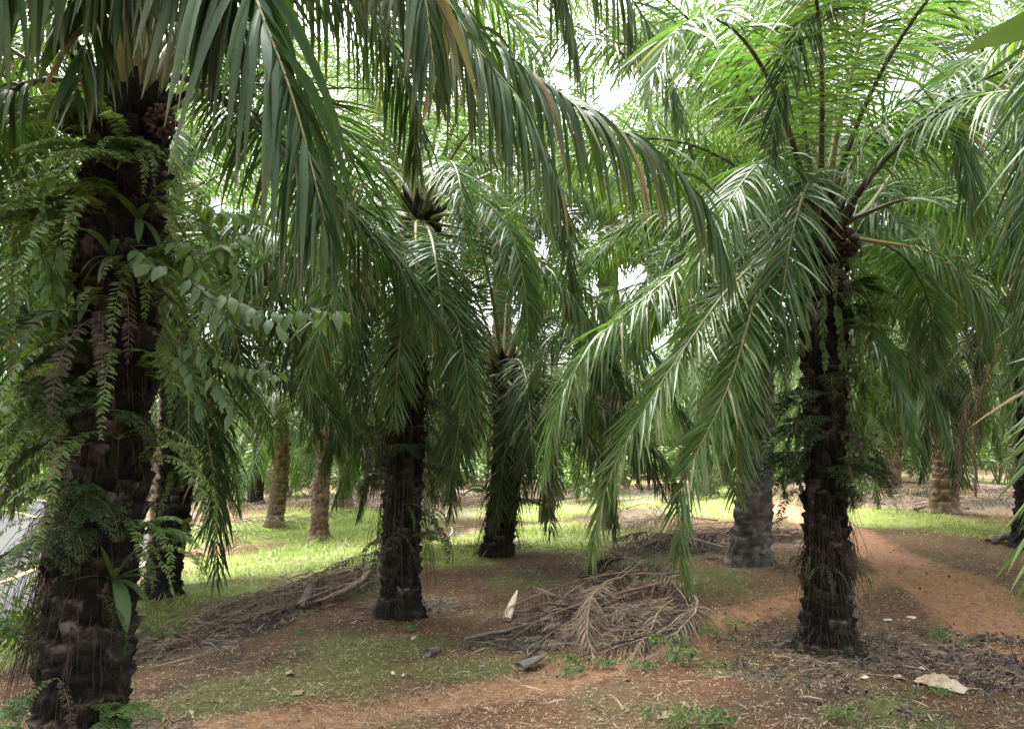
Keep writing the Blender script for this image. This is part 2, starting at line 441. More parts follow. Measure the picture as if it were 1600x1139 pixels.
def make_ground():
    nv, nu = 620, 380
    v = np.linspace(0, 1, nv)
    y = -14 + 20 * v + 340 * np.clip(v - .0, 0, 1) ** 4.2 + 30 * v * v
    u = np.linspace(-1, 1, nu)
    u = .55 * u + .45 * u ** 3
    wd = 16 + np.clip(y, 0, None) * 1.35
    X = u[None] * wd[:, None]; Y = np.broadcast_to(y[:, None], X.shape)
    Z = gz(X, Y)
    dp = polydist(X, Y, PATHS[1]) + .08 * fbm(X * 2, Y * 2, 2)
    Z = Z - .035 * np.exp(-((dp - .3) / .11) ** 2) - .02 * np.exp(-(polydist(X, Y, PATHS[0]) / .3) ** 2)
    V = np.stack([X, Y, Z], -1).reshape(-1, 3)
    i = np.arange(nv - 1)[:, None] * nu + np.arange(nu - 1)[None]
    F = np.stack([i, i + 1, i + nu + 1, i + nu], -1).reshape(-1, 4)
    pa, g, l, mo, dk = masks(X, Y)
    mb = MB(); mb.add(V, F, np.stack([pa, g, l], -1).reshape(-1, 3))
    m, n, o = new_mat("ground_soil")
    tc = nd(n, "ShaderNodeTexCoord"); co = tc.outputs['Object']
    a = nd(n, "ShaderNodeAttribute", attribute_name="tint"); sp = nd(n, "ShaderNodeSeparateColor"); n.links.new(a.outputs['Color'], sp.inputs[0])
    a2 = nd(n, "ShaderNodeAttribute", attribute_name="cover"); s2 = nd(n, "ShaderNodeSeparateColor"); n.links.new(a2.outputs['Color'], s2.inputs[0])
    n1 = noise(n, 1.1, 6, co, .62); n2 = noise(n, 14, 6, co, .7); n3 = noise(n, 90, 4, co, .75); n4 = noise(n, 4.5, 5, co, .65)
    n5 = noise(n, 38, 5, co, .8)
    nmix = mth(n, 'ADD', mth(n, 'MULTIPLY', n2, .35), mth(n, 'ADD', mth(n, 'MULTIPLY', n3, .3), mth(n, 'MULTIPLY', n5, .35)))
    nmix = mth(n, 'ADD', mth(n, 'MULTIPLY', mth(n, 'SUBTRACT', nmix, .5), 1.5), .5, True)
    def sharp(mask, amt=1.1, k=3.0, nn=None):
        q = mth(n, 'ADD', mask, mth(n, 'MULTIPLY', mth(n, 'SUBTRACT', nn if nn is not None else mth(n, 'ADD', mth(n, 'MULTIPLY', n4, .6), mth(n, 'MULTIPLY', n2, .4)), .5), amt))
        return mth(n, 'MULTIPLY', mth(n, 'SUBTRACT', q, .33), k, True)
    soil = ramp(n, nmix, [(.3, (.042, .022, .013)), (.5, (.098, .052, .03)), (.7, (.185, .112, .068))])
    soil = mixc(n, mth(n, 'MULTIPLY', mth(n, 'SUBTRACT', n1, .42), 4, True), soil, ramp(n, nmix, [(.3, (.05, .043, .02)), (.55, (.105, .084, .04)), (.75, (.2, .155, .085))]))
    moss = ramp(n, nmix, [(.3, (.035, .043, .014)), (.55, (.085, .092, .032)), (.75, (.17, .155, .07))])
    c = mixc(n, sharp(s2.outputs[0]), soil, moss)
    gr = ramp(n, nmix, [(.3, (.07, .115, .022)), (.5, (.15, .21, .045)), (.72, (.28, .3, .1))])
    c = mixc(n, sharp(sp.outputs[1], 1.3, 2.2), c, gr)
    li = ramp(n, mth(n, 'ADD', mth(n, 'MULTIPLY', n3, .65), mth(n, 'MULTIPLY', n2, .35)), [(.3, (.045, .035, .03)), (.5, (.13, .105, .09)), (.7, (.29, .25, .22))])
    c = mixc(n, sharp(sp.outputs[2], 1.3, 2.2), c, li)
    c = mixc(n, mth(n, 'MULTIPLY', sharp(s2.outputs[1], 1.0, 2.), .8), c, ramp(n, nmix, [(.3, (.025, .017, .012)), (.55, (.055, .037, .025)), (.75, (.14, .1, .07))]))
    rs = ramp(n, nmix, [(.3, (.13, .066, .034)), (.5, (.255, .135, .074)), (.68, (.41, .25, .148))])
    c = mixc(n, mth(n, 'MULTIPLY', sharp(sp.outputs[0], 1.1, 2.0), .88), c, rs)
    p = nd(n, "ShaderNodeBsdfPrincipled", Roughness=.95); p.inputs['Specular IOR Level'].default_value = .15
    n.links.new(c, p.inputs['Base Color'])
    bp = nd(n, "ShaderNodeBump", Strength=.8, Distance=.03)
    n.links.new(mth(n, 'ADD', mth(n, 'MULTIPLY', n2, .6), mth(n, 'MULTIPLY', n3, .4)), bp.inputs['Height'])
    n.links.new(bp.outputs[0], p.inputs['Normal']); n.links.new(p.outputs[0], o.inputs[0])
    me = mb.mesh("ground", [m])
    cv = me.attributes.new("cover", 'FLOAT_COLOR', 'POINT')
    cv.data.foreach_set("color", np.stack([mo.ravel(), dk.ravel(), 0 * dk.ravel(), 0 * dk.ravel() + 1], 1).astype(np.float32).ravel())
    tag(link("ground", me), kind='structure')
make_ground()

# road with a yellow centre line and low kerbs
def ribbon(mb, C, lo, hi, z, mat=0, tint=(.5, 0, 0), z2=None):
    T = nrm(np.gradient(C, axis=0)); Nn = np.stack([T[:, 1], -T[:, 0]], 1)
    A = C + Nn * lo; Bq = C + Nn * hi; k = len(C)
    V = np.zeros((k, 2, 3)); V[:, 0, :2] = A; V[:, 1, :2] = Bq; V[:, 0, 2] = z; V[:, 1, 2] = z if z2 is None else z2
    i = np.arange(k - 1) * 2
    mb.add(V, np.stack([i, i + 2, i + 3, i + 1], 1), tint, mat)
def make_road():
    m, n, o = new_mat("asphalt")
    tc = nd(n, "ShaderNodeTexCoord")
    c = ramp(n, noise(n, 40, 6, tc.outputs['Object'], .8), [(.3, (.03, .03, .031)), (.7, (.052, .052, .053))])
    c = mixc(n, mth(n, 'MULTIPLY', mth(n, 'SUBTRACT', noise(n, .7, 4, tc.outputs['Object']), .5), 3, True), c, (.065, .057, .05))
    p = nd(n, "ShaderNodeBsdfPrincipled", Roughness=.95); p.inputs['Specular IOR Level'].default_value = .1; n.links.new(c, p.inputs['Base Color']); n.links.new(p.outputs[0], o.inputs[0])
    ml = rough_mat("road_paint_yellow", [(.3, (.3, .21, .05)), (.7, (.42, .31, .09))], 8, .7, .2, 40)
    mb = MB(); ribbon(mb, ROADC, -ROAD_HW, ROAD_HW, -1.0)
    ribbon(mb, ROADC, -.06, .06, -.995, 1)
    tag(link("road", mb.mesh("road", [m, ml])), kind='structure')
    mk = MB()
    for s in (-1, 1):
        a, b = s * ROAD_HW, s * (ROAD_HW + .16)
        lo, hi = min(a, b), max(a, b)
        ribbon(mk, ROADC, lo, hi, -.88); ribbon(mk, ROADC, lo, lo + .001, -1.08, z2=-.88); ribbon(mk, ROADC, hi - .001, hi, -.88, z2=-1.08)
    tag(link("kerb", mk.mesh("kerb", [M['conc']])), kind='structure')
make_road()

# ------------------------------------------------------------------ palm trunks
def trunk_mesh(name, h, r0, r1, bend, seed, mat, boot=.13, amp=.05, nu=56, nv=150, flare=.12, cols=7, stubs=70, stubtop=.5):
    """stem clothed in spiral rows of cut leaf bases; bend = sideways offsets (x, y) of the axis at mid and top"""
    rng = np.random.RandomState(seed)
    v = np.linspace(0, 1, nv); z = -.12 + v * (h + .12)
    t = np.clip(z / h, 0, 1)
    ax = bend[0] * np.sin(PI * t) + bend[2] * t; ay = bend[1] * np.sin(PI * t) + bend[3] * t
    th = np.linspace(0, 2 * PI, nu, endpoint=False)
    R = r0 + (r1 - r0) * t + flare * np.exp(-np.clip(z, 0, None) / .28) * r0 * 2 + .05 * np.exp(-np.clip(z, 0, None) / .07) + .035 * fbm(z * 1.7 + seed, z * 0 + 3, 2)
    TH, Z = np.meshgrid(th, z)
    c = TH / (2 * PI) * cols
    wob = vnoise(np.cos(TH) * 2.2 + 20 + seed, Z * 2.6 + np.sin(TH) * 2.2)
    vv = Z / boot + .22 * np.sin(TH + Z * 2) + .7 * wob
    c = c + .45 * vnoise(np.sin(TH) * 2 + 9, Z * 3 + np.cos(TH) * 2 + seed)
    row = np.floor(vv); fv = vv - row
    cc = c + .5 * (row % 2); cell = np.floor(cc) % cols; fc = cc - np.floor(cc) - .5
    h_ = _tab[(row.astype(int) * 7 + seed) & 511, (cell.astype(int) * 13 + seed * 3) & 511]
    disp = amp * (.35 + 1.0 * h_) * (1 - (2 * np.abs(fc)) ** 2.5) * fv ** 1.3
    disp = np.where(h_ < .12, disp * .15, disp)
    disp += .035 * (vnoise(TH * 9 + seed, Z * 26) - .5) + .02 * (vnoise(TH * 20 + seed, Z * 50) - .5) + .03 * (vnoise(np.cos(TH) * 3 + 50, Z * 3 + np.sin(TH) * 3) - .5)
    RR = R[:, None] + disp
    V = np.stack([ax[:, None] + RR * np.cos(TH), ay[:, None] + RR * np.sin(TH), Z], -1)
    i = np.arange(nv - 1)[:, None] * nu; j = np.arange(nu)[None]; k = (j + 1) % nu
    F = np.stack([i + j, i + k, i + nu + k, i + nu + j], -1).reshape(-1, 4)
    mb = MB()
    tn = np.zeros(V.shape); tn[..., 0] = h_ * .8 + .4 * fv - .1
    mb.add(V, F, tn.reshape(-1, 3))
    # torn leaf-base stubs standing off the stem
    for q in range(stubs):
        zz = h * rng.uniform(.03, 1) ** stubtop
        a = rng.uniform(0, 2 * PI); tt = zz / h
        cx = bend[0] * math.sin(PI * tt) + bend[2] * tt; cy_ = bend[1] * math.sin(PI * tt) + bend[3] * tt
        rr = r0 + (r1 - r0) * tt + .01
        L = rng.uniform(.06, .16); w = rng.uniform(.03, .06)
        out = np.array([math.cos(a), math.sin(a), 0]); sd_ = np.array([-out[1], out[0], 0])
        b0 = np.array([cx, cy_, zz]) + out * (rr - .02)
        up = out * rng.uniform(.35, .8) + np.array([0, 0, 1.]) + sd_ * rng.uniform(-.2, .2); up /= np.linalg.norm(up)
        n2 = np.cross(sd_, up); tk = w * .35
        lv = []
        for f_, ws in ((0, 1.1), (.6, .9), (1, rng.uniform(.3, .75))):
            c0 = b0 + up * L * f_
            lv += [c0 - sd_ * w * ws - n2 * tk, c0 + sd_ * w * ws - n2 * tk, c0 + sd_ * w * ws * .7 + n2 * tk, c0 - sd_ * w * ws * .7 + n2 * tk]
        ff = [(8, 9, 10, 11)]
        for s_ in (0, 4):
            for e in range(4): ff.append((s_ + e, s_ + (e + 1) % 4, s_ + 4 + (e + 1) % 4, s_ + 4 + e))
        mb.add(np.array(lv), ff, (rng.rand() * .6, 0, 0))
    return mb.mesh(name, [mat])

def strands_mesh(name, pts, rng, mat, lens=(.2, .6), spread=.15, rad=.0022):
    """hanging roots and torn fibres, pts = start points with an outward direction"""
    mb = MB()
    for p, o_ in pts:
        L = rng.uniform(*lens); s = np.linspace(0, 1, 6)
        d = o_ * rng.uniform(.2, 1) + rng.normal(0, spread, 3)
        P = p + np.outer(np.sqrt(s) * L * .45, d * np.array([1, 1, .2])) + np.outer(s ** 1.3, [0, 0, -L])
        P += rng.normal(0, .006, P.shape) * s[:, None]
        tube(mb, P, rad * (1.2 - .6 * s), 3, (rng.rand(), 0, 0))
    return mb.mesh(name, [mat])

# ------------------------------------------------------------------ library of fronds (only spun about Z, so they always sag downwards)
def arc_pts(L, e0, bend, power=1.25, n=9, side=0.):
    s = np.linspace(0, 1, n * 4)
    e = np.radians(np.maximum(e0 - bend * s ** power, -88))
    az = side * s ** 1.5
    d = np.stack([np.cos(e) * np.cos(az), np.cos(e) * np.sin(az), np.sin(e)], 1) * L / (n * 4)
    return np.vstack([[0, 0, 0], np.cumsum(d, 0)])[::4]
LIB = {}
def lib(kind, leaf, stalk, seeds=2, L=3.3, n=92, K=4, Lmax=.58, wl=.026):
    out = []
    for i, (e0, bend, dr, pf) in enumerate([(86, 45, .3, .2), (74, 80, .5, .2), (62, 105, .7, .2), (48, 115, .9, .21), (33, 112, 1.1, .22), (15, 95, 1.3, .24), (-8, 75, 1.5, .25), (-35, 52, 1.6, .26)]):
        for q in range(seeds):
            rng = np.random.RandomState(100 * i + q + len(kind))
            mb = MB()
            frond(mb, arc_pts(L * rng.uniform(.92, 1.08), e0, bend * rng.uniform(.85, 1.15), side=rng.uniform(-.35, .35)), rng, n=n, K=K, Lmax=Lmax, wl=wl,
                  droop=dr, pf=pf, twist=rng.uniform(-.7, .7), yellow=.1 + .12 * rng.rand() * (i > 4) + .06 * (i < 3), miss=.04 + .03 * (i > 5), s_hint=(1, 0, 0))
            out.append((e0, mb.mesh("frond", [M[leaf], M[stalk]])))
    LIB[kind] = out
lib('hero_deep', 'deep', 'stalk', 2, 3.6, 120, 5, .76, .025); lib('hero_bright', 'bright', 'stalk_dark', 2, 3.7, 140, 5, .58, .021); lib('hero_mid', 'olive', 'stalk', 2, 3.4, 120, 5, .56, .022)
DEADLIB = []
for q in range(3):
    mb = MB(); frond(mb, arc_pts(2.7, -30 - 12 * q, 55, side=.2 * (q - 1)), np.random.RandomState(700 + q), n=70, K=4, Lmax=.45, wl=.016, droop=1.6, pf=.24, twist=.6, yellow=.2, miss=.3, fold=.8, jit=.3, s_hint=(1, 0, 0))
    DEADLIB.append(mb.mesh("frond", [M['dead'], M['stalk_dead']]))
lib('deep', 'deep', 'stalk'); lib('olive', 'olive', 'stalk_dark'); lib('bright', 'bright', 'stalk')

def far_crown(kind, seed):
    rng = np.random.RandomState(seed); mb = MB()
    for k in range(38):
        e0 = 86 - 122 * (k / 37) ** .9; az = k * 2.39996 + rng.uniform(-.2, .2)
        P = arc_pts(3.2 * rng.uniform(.85, 1.1), e0, np.interp(e0, [-40, 40, 85], [50, 112, 50]), side=rng.uniform(-.3, .3))
        ca, sa = math.cos(az), math.sin(az)
        P = np.stack([P[:, 0] * ca - P[:, 1] * sa, P[:, 0] * sa + P[:, 1] * ca, P[:, 2]], 1)
        frond(mb, P, rng, n=40, K=3, Lmax=.62, wl=.055, droop=np.interp(e0, [-30, 85], [1.5, .4]), twist=rng.uniform(-.6, .6), tube_sides=3, s_hint=(ca, sa, 0))
    return mb.mesh("crown", [M[kind], M['stalk']])
CROWNS = [far_crown('deep', 1), far_crown('bright', 2), far_crown('olive', 3)]

def core_mesh(seed, mat='bark_light'):
    """brown fibrous heart of the crown with old leaf bases"""
    rng = np.random.RandomState(seed); mb = MB()
    for k in range(46):
        a = k * 2.4; e = rng.uniform(.2, 1.35); zz = rng.uniform(-.35, .12)
        d = np.array([math.cos(a) * math.cos(e), math.sin(a) * math.cos(e), math.sin(e)])
        p = np.array([math.cos(a) * .15, math.sin(a) * .15, zz])
        L = rng.uniform(.1, .24)
        P = p + np.outer(np.linspace(0, 1, 4), d * L) + np.outer(np.linspace(0, 1, 4) ** 2, [0, 0, .06])
        tube(mb, P, np.array([.06, .05, .035, .012]), 5, (rng.rand(), 0, 0), flat=.5)
    return mb.mesh("crown_heart", [M[mat]])
CORES = [core_mesh(1), core_mesh(2), core_mesh(3, 'bark')]

PALMS = {}
def palm(key, label, base, h, r0, r1, bend, kind, n=30, seed=0, scale=1., skip=None, custom=(), mat='bark', nv=150, emin=-36, trunk_kw={}, group="oil palms of the plantation", name="oil_palm", cd={}, emax=86):
    rng = np.random.RandomState(seed + 5)
    root = empty(name, base)
    tag(root, label, "palm", group)
    link("trunk", trunk_mesh("trunk", h, r0, r1, bend, seed, M[mat], nv=nv, **trunk_kw), root)
    top = np.array([bend[2], bend[3], h])
    link("crown_heart", CORES[seed % 2 if mat != 'bark' else 2], root, top)
    L = LIB[kind]
    for k in range(n):
        f = (k + .5) / n
        e = emax - (emax - emin) * f ** .85 + rng.uniform(-5, 5)
        az = k * 2.39996 + rng.uniform(-.22, .22) + seed
        if skip is not None and skip(az % (2 * PI), e): continue
        opts = sorted(L, key=lambda q: abs(q[0] - e))[:3]
        me = opts[rng.randint(3)][1]
        o = link("frond", me, root, top + np.array([math.cos(az) * .12, math.sin(az) * .12, .1 - .3 * f]))
        o.rotation_euler = (rng.uniform(-.08, .08), rng.uniform(-.08, .08), az)
        s = scale * rng.uniform(.85, 1.1); o.scale = (s, s, s)
    if key in ('stout', 'leaning', 'dim', 'yellowed', 'vine', 'edge', 'tall1', 'tall3', 'tall5', 'ringed', 'short'):
        for q in range(2):
            az = rng.uniform(0, 6.28); o = link("frond", DEADLIB[rng.randint(3)], root, top + np.array([math.cos(az) * .15, math.sin(az) * .15, -.25]))
            o.rotation_euler = (0, 0, az); o['label'] = "dead brown frond hanging down"
    b = np.array(base)
    for i, (pts, kw) in enumerate(custom):
        mb = MB(); kw = dict(cd, **kw); kw['droop'] = kw.get('droop', 1.) * kw.pop('dscale', 1.)
        leaf = kw.pop('leaf', kind if kind in M else 'deep'); stalk = kw.pop('stalk', 'stalk')
        lab = kw.pop('label', None)
        P = [at(*p) for p in pts] if not isinstance(pts[0][0], str) else pts
        if kw.pop('rooted', True):
            tw = b + top
            d0 = P[0] - tw; d0[2] *= .3
            P = [tw + .1 * d0 / max(.01, np.linalg.norm(d0)) + np.array([0, 0, -.05])] + P
        frond(mb, np.array(P), np.random.RandomState(seed * 31 + i), **kw)
        o = link("frond", mb.mesh("frond", [M[leaf], M[stalk]], offset=b), root)
        if lab: o['label'] = lab
    PALMS[key] = (root, b, h, r0, r1, bend)
    return root

def base_at(px, d):
    x = (px - 800) / FPX * d
    x = x / (math.cos(PITCH))  # small pitch correction
    return (x, d, float(gz(x, d)))

# ---- the big palm at the left, close to the camera
HERO = dict(n=124, K=7, Lmax=.84, wl=.03, rad=.028)
lp_base = (-2.28, 4.2, float(gz(-2.28, 4.2)))
LF = [
    ([(160, -220, 3.5), (180, -420, 2.9), (235, -380, 2.5), (290, -240, 2.3), (335, -90, 2.25), (350, 40, 2.25)], dict(droop=2.2, lift=.1, n=110, wl=.042, Lmax=1.05, phi=(62, 26), twist=.15)),
    ([(160, -160, 3.6), (110, -300, 2.9), (110, -260, 2.5), (150, -160, 2.3), (185, -60, 2.25)], dict(droop=2.2, lift=.1, n=105, wl=.042, Lmax=1.0, phi=(62, 26))),
    ([(190, -220, 3.4), (260, -330, 2.7), (345, -160, 2.35), (402, 5, 2.2), (458, 155, 2.15), (508, 345, 2.15)], dict(droop=2.2, lift=.1, n=105, wl=.04, Lmax=.9, phi=(62, 26), twist=.15, yellow=.1)),
    ([(170, -200, 3.5), (150, -340, 2.8), (60, -280, 2.3), (-40, -120, 2.1), (-120, 120, 2.0)], dict(droop=2.4, lift=.1, wl=.048, n=86, Lmax=.86)),
    ([(180, -160, 3.7), (250, -260, 3.1), (200, -160, 2.6), (150, 0, 2.4), (120, 140, 2.35)], dict(droop=1.6, lift=.1, wl=.044, n=80, Lmax=.6)),
    ([(260, -180, 3.9), (400, -330, 3.4), (560, -260, 3.0), (650, -60, 2.85), (680, 120, 2.8)], dict(droop=2.3, lift=.1, n=92, wl=.042)),
    ([(300, -120, 4.1), (470, -210, 3.9), (640, -80, 3.6), (745, 75, 3.45), (825, 175, 3.4), (872, 290, 3.35)], dict(droop=2.5, lift=.3, n=120)),
    ([(300, -60, 4.4), (540, -160, 4.7), (730, 30, 4.6), (890, 160, 4.5), (1030, 240, 4.4), (1105, 325, 4.3), (1140, 425, 4.3)], dict(droop=2.3, lift=.5, n=130, Lmax=.86, phi=(70, 22))),
    ([(280, -140, 4.3), (500, -330, 4.3), (720, -260, 4.2), (850, -90, 4.1), (900, 80, 4.1)], dict(droop=2.2, lift=.3, n=110)),
    ([(320, -20, 4.6), (450, -60, 5.2), (580, 20, 5.6), (640, 150, 5.8), (650, 260, 5.9)], dict(droop=1.9, lift=.3)),
    ([(100, 128, 4.0), (0, 150, 3.9), (-120, 260, 3.8), (-190, 500, 3.8)], dict(stalk='stalk_dark', droop=1.6)),
    ([(110, 165, 4.1), (20, 185, 4.5), (-70, 270, 4.9), (-130, 500, 5.0)], dict(stalk='stalk_dark', droop=1.6)),
    ([(110, 150, 4.5), (40, 260, 5.2), (20, 420, 5.5), (15, 600, 5.6), (5, 760, 5.6)], dict(droop=1.1, lift=.2)),
    ([(280, 120, 4.6), (400, 200, 5.4), (520, 320, 6.2), (610, 405, 6.6), (690, 520, 6.8)], dict(droop=1.5, stalk='stalk_dark')),
    ([(260, 60, 4.7), (360, 30, 5.6), (450, 130, 6.6), (480, 280, 7.2), (470, 420, 7.3)], dict(leaf='bright', droop=1.3)),
    ([(190, 10, 4.8), (130, -60, 5.8), (60, 30, 6.8), (20, 180, 7.2), (0, 340, 7.3)], dict(leaf='bright', droop=1.2)),
    ([(240, -60, 4.6), (330, -230, 5.4), (480, -220, 6.4), (560, -60, 7.0), (590, 150, 7.0)], dict(leaf='bright', droop=1.2)),
    ([(300, -100, 4.4), (600, -260, 5.0), (850, -160, 5.4), (1000, 20, 5.5), (1060, 180, 5.5)], dict(droop=1.8, lift=.3, n=130)),
    ([(290, -60, 4.7), (480, -120, 5.4), (700, -60, 6.0), (820, 60, 6.3), (860, 200, 6.4)], dict(droop=1.6, lift=.3, leaf='bright')),
    ([(260, -100, 4.7), (380, -240, 5.4), (560, -200, 6.2), (700, -40, 6.6), (740, 130, 6.7)], dict(droop=1.5, lift=.3)),
    ([(60, -40, 4.0), (-60, -120, 3.8), (-200, 0, 3.6)], dict(droop=1.5)),
]
palm('left', "huge fern covered oil palm at the left, nearest the camera, fronds arching overhead", lp_base, 3.62, .2, .175, (.03, .02, .06, .06), 'hero_deep',
     n=13, seed=3, emax=80, emin=22, skip=lambda a, e: (3.3 < a < 6.2) or ((a < 1.1 or a > 5.5) and e < 45), custom=LF, cd=HERO, nv=260, trunk_kw=dict(nu=120, boot=.12, amp=.05, stubs=120, stubtop=.8, flare=.06, cols=8))

# ---- right palm
rp_base = (2.5, 6.3, float(gz(2.5, 6.3)))
RF = [
    ([(1280, 220, 6.4), (1190, 40, 6.9), (1050, -50, 7.2), (910, -20, 7.4), (840, 110, 7.5)], dict(leaf='bright', droop=1.)),
    ([(1255, 260, 6.5), (1150, 110, 7.2), (1020, 50, 7.8), (920, 110, 8.2), (880, 240, 8.4)], dict(leaf='bright', droop=1.1)),
    ([(1230, 335, 6.1), (1130, 370, 5.9), (1020, 455, 5.7), (920, 545, 5.6), (870, 640, 5.55), (850, 740, 5.5)], dict(droop=1.5, lift=.35, label="long olive frond reaching left with combed hanging leaflets")),
    ([(1260, 365, 6.0), (1160, 430, 5.7), (1080, 530, 5.5), (990, 670, 5.3), (945, 770, 5.25), (925, 870, 5.2)], dict(droop=.5, lift=.12, jit=.1, yellow=.3, Lmax=.5, phi=(56, 24))),
    ([(1240, 330, 6.0), (1195, 420, 5.6), (1140, 600, 5.3), (1075, 740, 5.15), (1060, 830, 5.1), (1075, 915, 5.1)], dict(droop=.5, lift=.12, jit=.1, yellow=.2, Lmax=.45, phi=(58, 22))),
    ([(1260, 300, 6.1), (1215, 370, 5.8), (1180, 490, 5.6), (1155, 620, 5.5), (1150, 770, 5.5)], dict(droop=.5, lift=.15, jit=.1, Lmax=.56, phi=(62, 30), stalk='stalk_yellow', yellow=.2, label="drooping frond with an orange yellow midrib")),
    ([(1290, 270, 6.0), (1262, 290, 5.6), (1235, 380, 5.4), (1222, 470, 5.35), (1215, 560, 5.35)], dict(droop=.7, jit=.12, phi=(60, 20), lift=.1)),
    ([(1350, 375, 6.2), (1450, 395, 6.0), (1530, 455, 5.8), (1600, 545, 5.7), (1640, 680, 5.6)], dict(droop=1.2, stalk='stalk_yellow')),
    ([(1350, 335, 6.2), (1430, 310, 6.2), (1520, 330, 6.2), (1610, 410, 6.2), (1680, 560, 6.2)], dict(droop=1.1, stalk='stalk_dark')),
    ([(1325, 270, 6.0), (1375, 195, 5.8), (1440, 165, 5.7), (1500, 215, 5.6), (1520, 330, 5.6)], dict(droop=1.4, lift=.3, wl=.022, Lmax=.8, label="arched dark frond curling over at the upper right")),
    ([(1280, 255, 6.3), (1245, 130, 6.4), (1235, 0, 6.6), (1200, -140, 6.7), (1120, -190, 6.8)], dict(leaf='bright', droop=.5)),
    ([(1300, 255, 6.4), (1310, 100, 6.7), (1335, -60, 7.0), (1400, -170, 7.2), (1500, -130, 7.3)], dict(leaf='bright', droop=.6)),
    ([(1270, 250, 6.3), (1220, 170, 6.6), (1130, 70, 7.0), (1030, 40, 7.3), (960, 110, 7.5)], dict(leaf='bright', droop=.9)),
    ([(1310, 200, 6.0), (1350, 20, 5.6), (1310, -60, 5.2), (1255, 30, 5.0), (1215, 150, 4.95), (1205, 250, 4.95)], dict(leaf='deep', droop=1.1, lift=.2, phi=(60, 20))),
    ([(1250, 330, 6.4), (1180, 290, 6.8), (1110, 300, 7.1), (1060, 380, 7.2), (1040, 480, 7.2)], dict(droop=1.5)),
    ([(1240, 345, 6.3), (1170, 375, 6.6), (1110, 390, 7.0), (1050, 430, 7.4), (990, 540, 7.6)], dict(droop=1.4, stalk='stalk_dark')),
    ([(1350, 330, 6.6), (1420, 250, 7.4), (1480, 300, 8.0), (1500, 420, 8.2)], dict(droop=1.4)),
    ([(1260, 290, 6.5), (1190, 180, 7.2), (1120, 200, 7.8), (1090, 330, 8.1)], dict(leaf='bright', droop=1.2)),
    ([(1310, 230, 6.6), (1300, 60, 7.4), (1250, 20, 8.4), (1220, 160, 9.0)], dict(leaf='bright', droop=1.)),
    ([(1350, 372, 6.4), (1410, 400, 6.9), (1450, 470, 7.3), (1460, 580, 7.5)], dict(droop=1.3, stalk='stalk_dark')),
    ([(1270, 290, 5.9), (1200, 250, 5.6), (1130, 330, 5.3), (1080, 440, 5.2)], dict(droop=1.7, Lmax=.6)),
]
palm('right', "dark trunked oil palm at the right beside the red dirt path, hung with ferns", rp_base, 3.45, .135, .155, (.02, .0, .1, .06), 'hero_bright', n=18, seed=8, custom=RF, emax=88, emin=38, skip=lambda a, e: (a < .85 or a > 5.6) and e < 84,
     cd=dict(n=150, K=6, Lmax=.6, wl=.019, rad=.023, leaf='olive', dscale=.72, jit=.13), nv=260, trunk_kw=dict(nu=100, boot=.1, amp=.055, stubs=110, flare=.22, cols=8))

